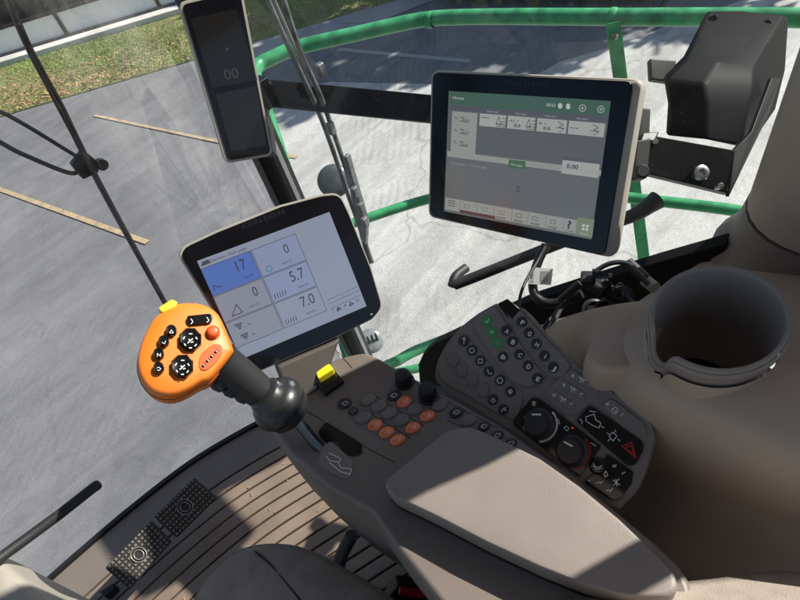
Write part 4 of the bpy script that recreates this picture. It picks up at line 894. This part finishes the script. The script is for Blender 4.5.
for x0, y0, x1, y1, rr, m_ in ((582, 281, 605, 292, .010, BLACK), (600, 284, 630, 306, .011, BLACK), (628, 262, 645, 278, .009, BLACK), (645, 280, 655, 288, .010, CREAM), (622, 300, 628, 305, .013, STEEL), (560, 300, 580, 283, .006, RUB), (600, 330, 606, 322, .007, STEEL)):
    tube('plug', [D(x0, y0, .97), D(x1, y1, .95)], rr, m_, cn, 16, smooth_path=False)
for x, y in ((594, 276), (610, 281), (620, 290), (627, 300), (605, 331)): lathe('lock_ring', D(x, y, .95), ray(x, y).cross(V((0, 0, 1))), [(.006, -.003), (.012, -.003), (.012, .003), (.006, .003)], GLOSS if x != 605 else STEEL, cn, n=20)

# ================================================================== GRAB HANDLE outside
gh = thing('grab_handle', 'black tubular grab handle crossing behind the large monitor', 'handle', D(560, 245, 1.25))
tube('bar', [D(454, 285, 1.35), D(475, 277, 1.34), D(530, 255, 1.3), D(600, 228, 1.24), D(634, 215, 1.22), D(650, 205, 1.21), D(657, 200, 1.21)], lambda q: .0125+.008*max(0, (q-.55)/.45), RUB, gh, 18)
tube('end_mount', [D(452, 286, 1.35), D(456, 276, 1.36), D(466, 268, 1.38)], .011, RUB, gh, 14)

# ================================================================== EXTERIOR: wipers, reflection shapes
wy = thing('front_wiper', 'long black wiper blade with two parallel thin arms on the windshield', 'wiper', D(88, 165, 1.5))
def wpl(x, y, w=.0): 
    v = ray(x, y); return CC+v*((1.37+w)/v.y)
tube('blade', [wpl(3, -12), wpl(30, 50), wpl(60, 105), wpl(88, 162), wpl(120, 222), wpl(165, 303)], .0075, BLACKM, wy, 10, flat=(1.5, .9))
tube('blade_rubber', [wpl(28, 50, -.01), wpl(88, 163, -.01), wpl(164, 303, -.01)], .004, RUB, wy, 8)
tube('arm', [wpl(-420, 60, .06), wpl(-200, 62, .06), wpl(-80, 84, .05), wpl(-10, 108, .03), wpl(20, 122, .03), wpl(76, 156, .02)], .0045, RUB, wy, 10)
tube('arm', [wpl(-420, 100, .06), wpl(-200, 98, .06), wpl(-80, 116, .05), wpl(-10, 138, .03), wpl(20, 153, .03), wpl(66, 172, .02), wpl(80, 172, .02)], .005, RUB, wy, 10)
quadslab('joint', [wpl(72, 165, .0), wpl(84, 150, .0), wpl(96, 160, .0), (wpl(100, 172, .0)), wpl(84, 180, 0)], .02, BLACKM, wy, bevel=.004)
lathe('pin', wpl(101, 164, -.005), (0, 1, 0), [(.008, -.01), (.013, -.01), (.013, .006), (.008, .006)], GLOSS, wy, n=18)
ww = thing('side_wiper', 'grey folding wiper with twin rods hanging outside the side window', 'wiper', D(350, 200, 1.9))
def P_s(x, y, w=-.06): return SIDE.off(w).at(x, y)
for a_ in ([(262, -14), (290, 50), (322, 120), (350, 200), (372, 262)], [(279, -14), (300, 50), (322, 100), (343, 160), (356, 200)]):
    tube('rod', [P_s(*p) for p in a_], .0058, ALU, ww, 12)
tube('rod', [P_s(268, -14, -.07), P_s(296, 50, -.07), P_s(312, 86, -.07)], .004, STEEL, ww, 8)
quadslab('carrier', [P_s(342, 158, -.05), P_s(346, 157, -.05), P_s(366, 225, -.05), P_s(365, 246, -.05), P_s(360, 240, -.05)], .02, ALU, ww, bevel=.004)
for x, y in ((318, 70), (328, 128), (352, 192), (358, 208), (362, 222)):
    c0 = P_s(x+3, y, -.04); box('clip', c0, (.018, .014, .03), ALU, ww, bevel=.004)
tube('blade_tip', [P_s(364, 240), P_s(370, 262)], .008, RUB, ww, 8)
lm = thing('reflection_shape', 'round grey disc standing in for a reflection behind the side wiper', 'reflection', P_s(334, 180, -.12))  # solid shapes built in place of reflections in the side glass
c0 = P_s(334, 181, -.12); dn = (CC-c0).normalized()
lathe('body', c0, dn, [(.004, -.04), (.025, -.036), (.040, -.016), (.045, 0), (.042, .005), (.025, .010), (.004, .012)], mat('dark reflection grey', (.05, .06, .062), .3, var=.4, vscale=30), lm, n=28, ang=60)
lm2 = thing('reflection_shape', 'ribbed oval grey disc standing in for a reflection by the corner post', 'reflection', P_s(371, 340, -.1))
c0 = P_s(371, 341, -.15); dn = (CC-c0).normalized()
lathe('body', c0, dn, [(.004, -.04), (.03, -.036), (.046, -.016), (.049, 0), (.045, .006), (.023, .011), (.004, .012)], REFL_GREY, lm2, n=28, ang=60)
rr_ = dn.cross(V((0, 0, 1))).normalized()
for k in range(4): 
    p = c0+dn*.010+rr_*(-.025+k*.0165); tube('rib', [p+V((0, 0, -.03)), p+dn*.006, p+V((0, 0, .03))], .0045, BLACK, lm2, 8)

# ================================================================== PEDALS
def pedal(q, label, z):
    P0 = zpl(z); t = thing('brake_pedal', label, 'pedal', P0.at(*bil(q, .5, .9), -.06), 'brake pedals')
    top = px(P0, q); c = cen(top); n = (top[1]-top[0]).cross(top[3]-top[0]).normalized()
    if n.z < 0: n = -n
    n = (n+V((-.0, -.45, 0))).normalized(); pl = Plane(c, n)
    v, f = prism(rnd(px(pl, q), .006, 4), n, .010); mk('pad', v, f, RUB, t, bevel=.003)
    vs = []; fs = []
    NU, NV = 7, 13
    for i in range(NU):
        for j in range(NV):
            u = .07+.86*i/(NU-1); w = .07+.86*j/(NV-1)
            if (u-.5)**2*1.6+(w-.5)**2 < .045: continue
            p = pl.at(*bil(q, u, w)); s = .0032; k = len(vs); ex = (pl.at(*bil(q, 1, .5))-pl.at(*bil(q, 0, .5))).normalized(); ey = n.cross(ex)
            vs += [p-ex*s-ey*s, p+ex*s-ey*s, p+ex*s+ey*s, p-ex*s+ey*s]; vs += [x*1+n*.0035 for x in [p-ex*s*.7-ey*s*.7, p+ex*s*.7-ey*s*.7, p+ex*s*.7+ey*s*.7, p-ex*s*.7+ey*s*.7]]
            fs += [[k+4, k+5, k+6, k+7]]+[[k+a, k+(a+1) % 4, k+4+(a+1) % 4, k+4+a] for a in range(4)]
    mk('tread_studs', vs, fs, PEDM, t, smooth=False)
    x, y = bil(q, .5, .5)
    for r_ in (8, 5): 
        e_ = ell(pl, x, y, r_, r_*.95, 0, 24, .002); tube('tread_ring', e_+[e_[0]], .0016, PEDM, t, 6, smooth_path=False)
    tube('pedal_arm', [pl.at(x, y, -.008), pl.at(x, y, -.05)+V((0, .03, 0))], .012, BLACKM, t, 10, smooth_path=False)
PEDM = mat('worn stud rubber', (.16, .14, .12), .4, var=.3, vscale=60)
pedal([(151, 520), (171.5, 541), (129, 590), (104.5, 568)], 'studded brake pedal on the left, partly in sunlight', .10)
pedal([(194, 477), (217, 497), (176, 538), (153.5, 516.5)], 'studded brake pedal on the right, fully in shade', .10)
# floor bracket near pedal
quadslab('floor_bracket', [zp(99, 592, .03), zp(112, 583, .03), zp(114, 588, .03), zp(104, 597, .03)], .03, BLACK, None, label='small black angled bracket on the floor below the left pedal', cat='bracket')

# ================================================================== ROD + COLUMN
rd = thing('steering_column_lever', 'dark grey round lever reaching up from the beige column at the left', 'lever', D(0, 562, .8))
tube('rod', [D(-30, 585, .78), D(0, 558, .82), D(60, 514, .86), D(93, 488, .885), D(98, 484.5, .888)], .0078, RUB, rd, 18, smooth_path=False)
lathe('tip', D(97, 485.3, .888), (D(98, 484.5, .888)-D(60, 514, .86)), [(.0078, -.003), (.0078, .0), (.006, .0045), (.002, .006)], RUB, rd, n=18)
clm = thing('steering_column', 'beige sunlit steering column shroud in the lower left corner', 'steering column', (-.4, .7, 0))
cq = [(-40, 545), (-6, 551), (10, 566), (30, 584), (52, 604), (60, 640), (-60, 640)]
ct_ = spl([zpl(.62).at(*p) for p in cq], 3); cc_ = cen(ct_)
rings('shroud', [[cc_+(p-cc_)*s+V((0, 0, w)) for p in ct_] for s, w in ((.7, -.6), (.8, -.2), (1.0, -.03), (.98, -.006), (.9, .004), (.5, .012))], LTFAB if False else CREAM, clm, ang=80)

# ================================================================== SEAT
st = thing('operator_seat', 'dark brown seat cushion with perforated fabric at the bottom of the picture', 'seat', (-.05, .3, 0))
so = [(176, 640), (192, 600), (205, 578), (228, 556), (248, 546), (275, 543), (305, 548), (345, 568), (395, 600), (420, 640), (300, 760), (150, 760)]
sp = spl([zpl(.46).at(*p) for p in so]+[zpl(.46).at(*so[0])], 4)[:-1]; sc0 = cen(sp)
rings('cushion', [[sc0+(p-sc0)*s+V((0, 0, w)) for p in sp] for s, w in ((.8, -.14), (.95, -.11), (1.02, -.06), (1.015, -.025), (.99, -.006), (.96, .0), (.9, .004), (.5, .012))], DKFAB, st, ang=80)
Sp = zpl(.465)
tube('piping', [p+V((0, 0, -.004)) for p in [sc0+(q-sc0)*.975 for q in sp]], .0028, BROWN2, st, 8, smooth_path=False)
tube('seam', [zpl(.468).at(255, 551), zpl(.470).at(272, 566), zpl(.472).at(300, 600), zpl(.472).at(330, 640)], .0016, BLACK, st, 6)
# pedestal + back
box('pedestal', (-.05, .15, .17), (.36, .34, .34), BLACK, st, bevel=.03)
# black hose under seat edge
gt('seat_hose', 'short ribbed black hose between the seat and the console foot', 'hose', [zp(352, 535, .18), zp(345, 548, .15), zp(340, 560, .12), (zp(338, 575, .08))], .014, RUB)
# right seat edge / armrest fabric at the bottom right
se = thing('seat_bolster', 'pale sunlit ribbed fabric edge along the bottom right corner', 'seat', D(720, 620, .62))
e0 = [D(560, 626, .60), D(640, 610, .60), D(700, 606, .6), D(760, 600, .6), D(830, 588, .6)]
e1 = [D(560, 680, .52), D(640, 680, .52), D(700, 680, .52), D(760, 680, .52), D(830, 680, .52)]
vs = []; 
prof = [(0, .02), (.0, .0), (.12, -.012), (.35, -.016), (1, -.01)]
for t_, w_ in prof:
    for a_, b_ in zip(e0, e1): vs.append(a_.lerp(b_, t_)+FW*(w_+ (0.03 if t_ == 0 and w_ > 0 else 0)))
fs = []
for r_ in range(4):
    for c_ in range(4): i = r_*5+c_; fs.append([i, i+1, i+6, i+5])
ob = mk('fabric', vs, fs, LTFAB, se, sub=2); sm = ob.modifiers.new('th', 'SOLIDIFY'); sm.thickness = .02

# ================================================================== WORLD / SUN / CAMERA
SAZ, SEL = 115, 41      # azimuth from +Y towards +X, elevation
S = V((math.cos(math.radians(SEL))*math.sin(math.radians(SAZ)), math.cos(math.radians(SEL))*math.cos(math.radians(SAZ)), math.sin(math.radians(SEL))))
w = bpy.data.worlds.new('World'); sc.world = w; w.use_nodes = True; nt = w.node_tree
sky = nt.nodes.new('ShaderNodeTexSky'); sky.sky_type = 'NISHITA'; sky.sun_disc = False; sky.sun_elevation = math.radians(SEL); sky.sun_rotation = math.radians(SAZ)
nt.links.new(sky.outputs[0], nt.nodes['Background'].inputs[0]); nt.nodes['Background'].inputs[1].default_value = .088
sl = bpy.data.lights.new('sun', 'SUN'); sl.energy = 5.0; sl.angle = math.radians(.5); sl.color = (1, .95, .87)
so_ = bpy.data.objects.new('sun', sl); COL.objects.link(so_); so_.rotation_euler = S.to_track_quat('Z', 'Y').to_euler(); so_.location = (5, 2, 8)
cam = bpy.data.cameras.new('camera'); co = bpy.data.objects.new('camera', cam); COL.objects.link(co)
M = Matrix(((RT.x, UP.x, -FW.x), (RT.y, UP.y, -FW.y), (RT.z, UP.z, -FW.z))).to_4x4(); M.translation = CC; co.matrix_world = M
cam.sensor_width = 36; cam.lens = FP/800*36; cam.clip_start = .02; cam.clip_end = 600
sc.camera = co
sc.view_settings.view_transform = 'Standard'; sc.view_settings.look = 'None'; sc.view_settings.gamma = 1; sc.view_settings.exposure = .75
sc.render.engine = 'CYCLES'
sc.cycles.max_bounces = 8; sc.cycles.transparent_max_bounces = 12
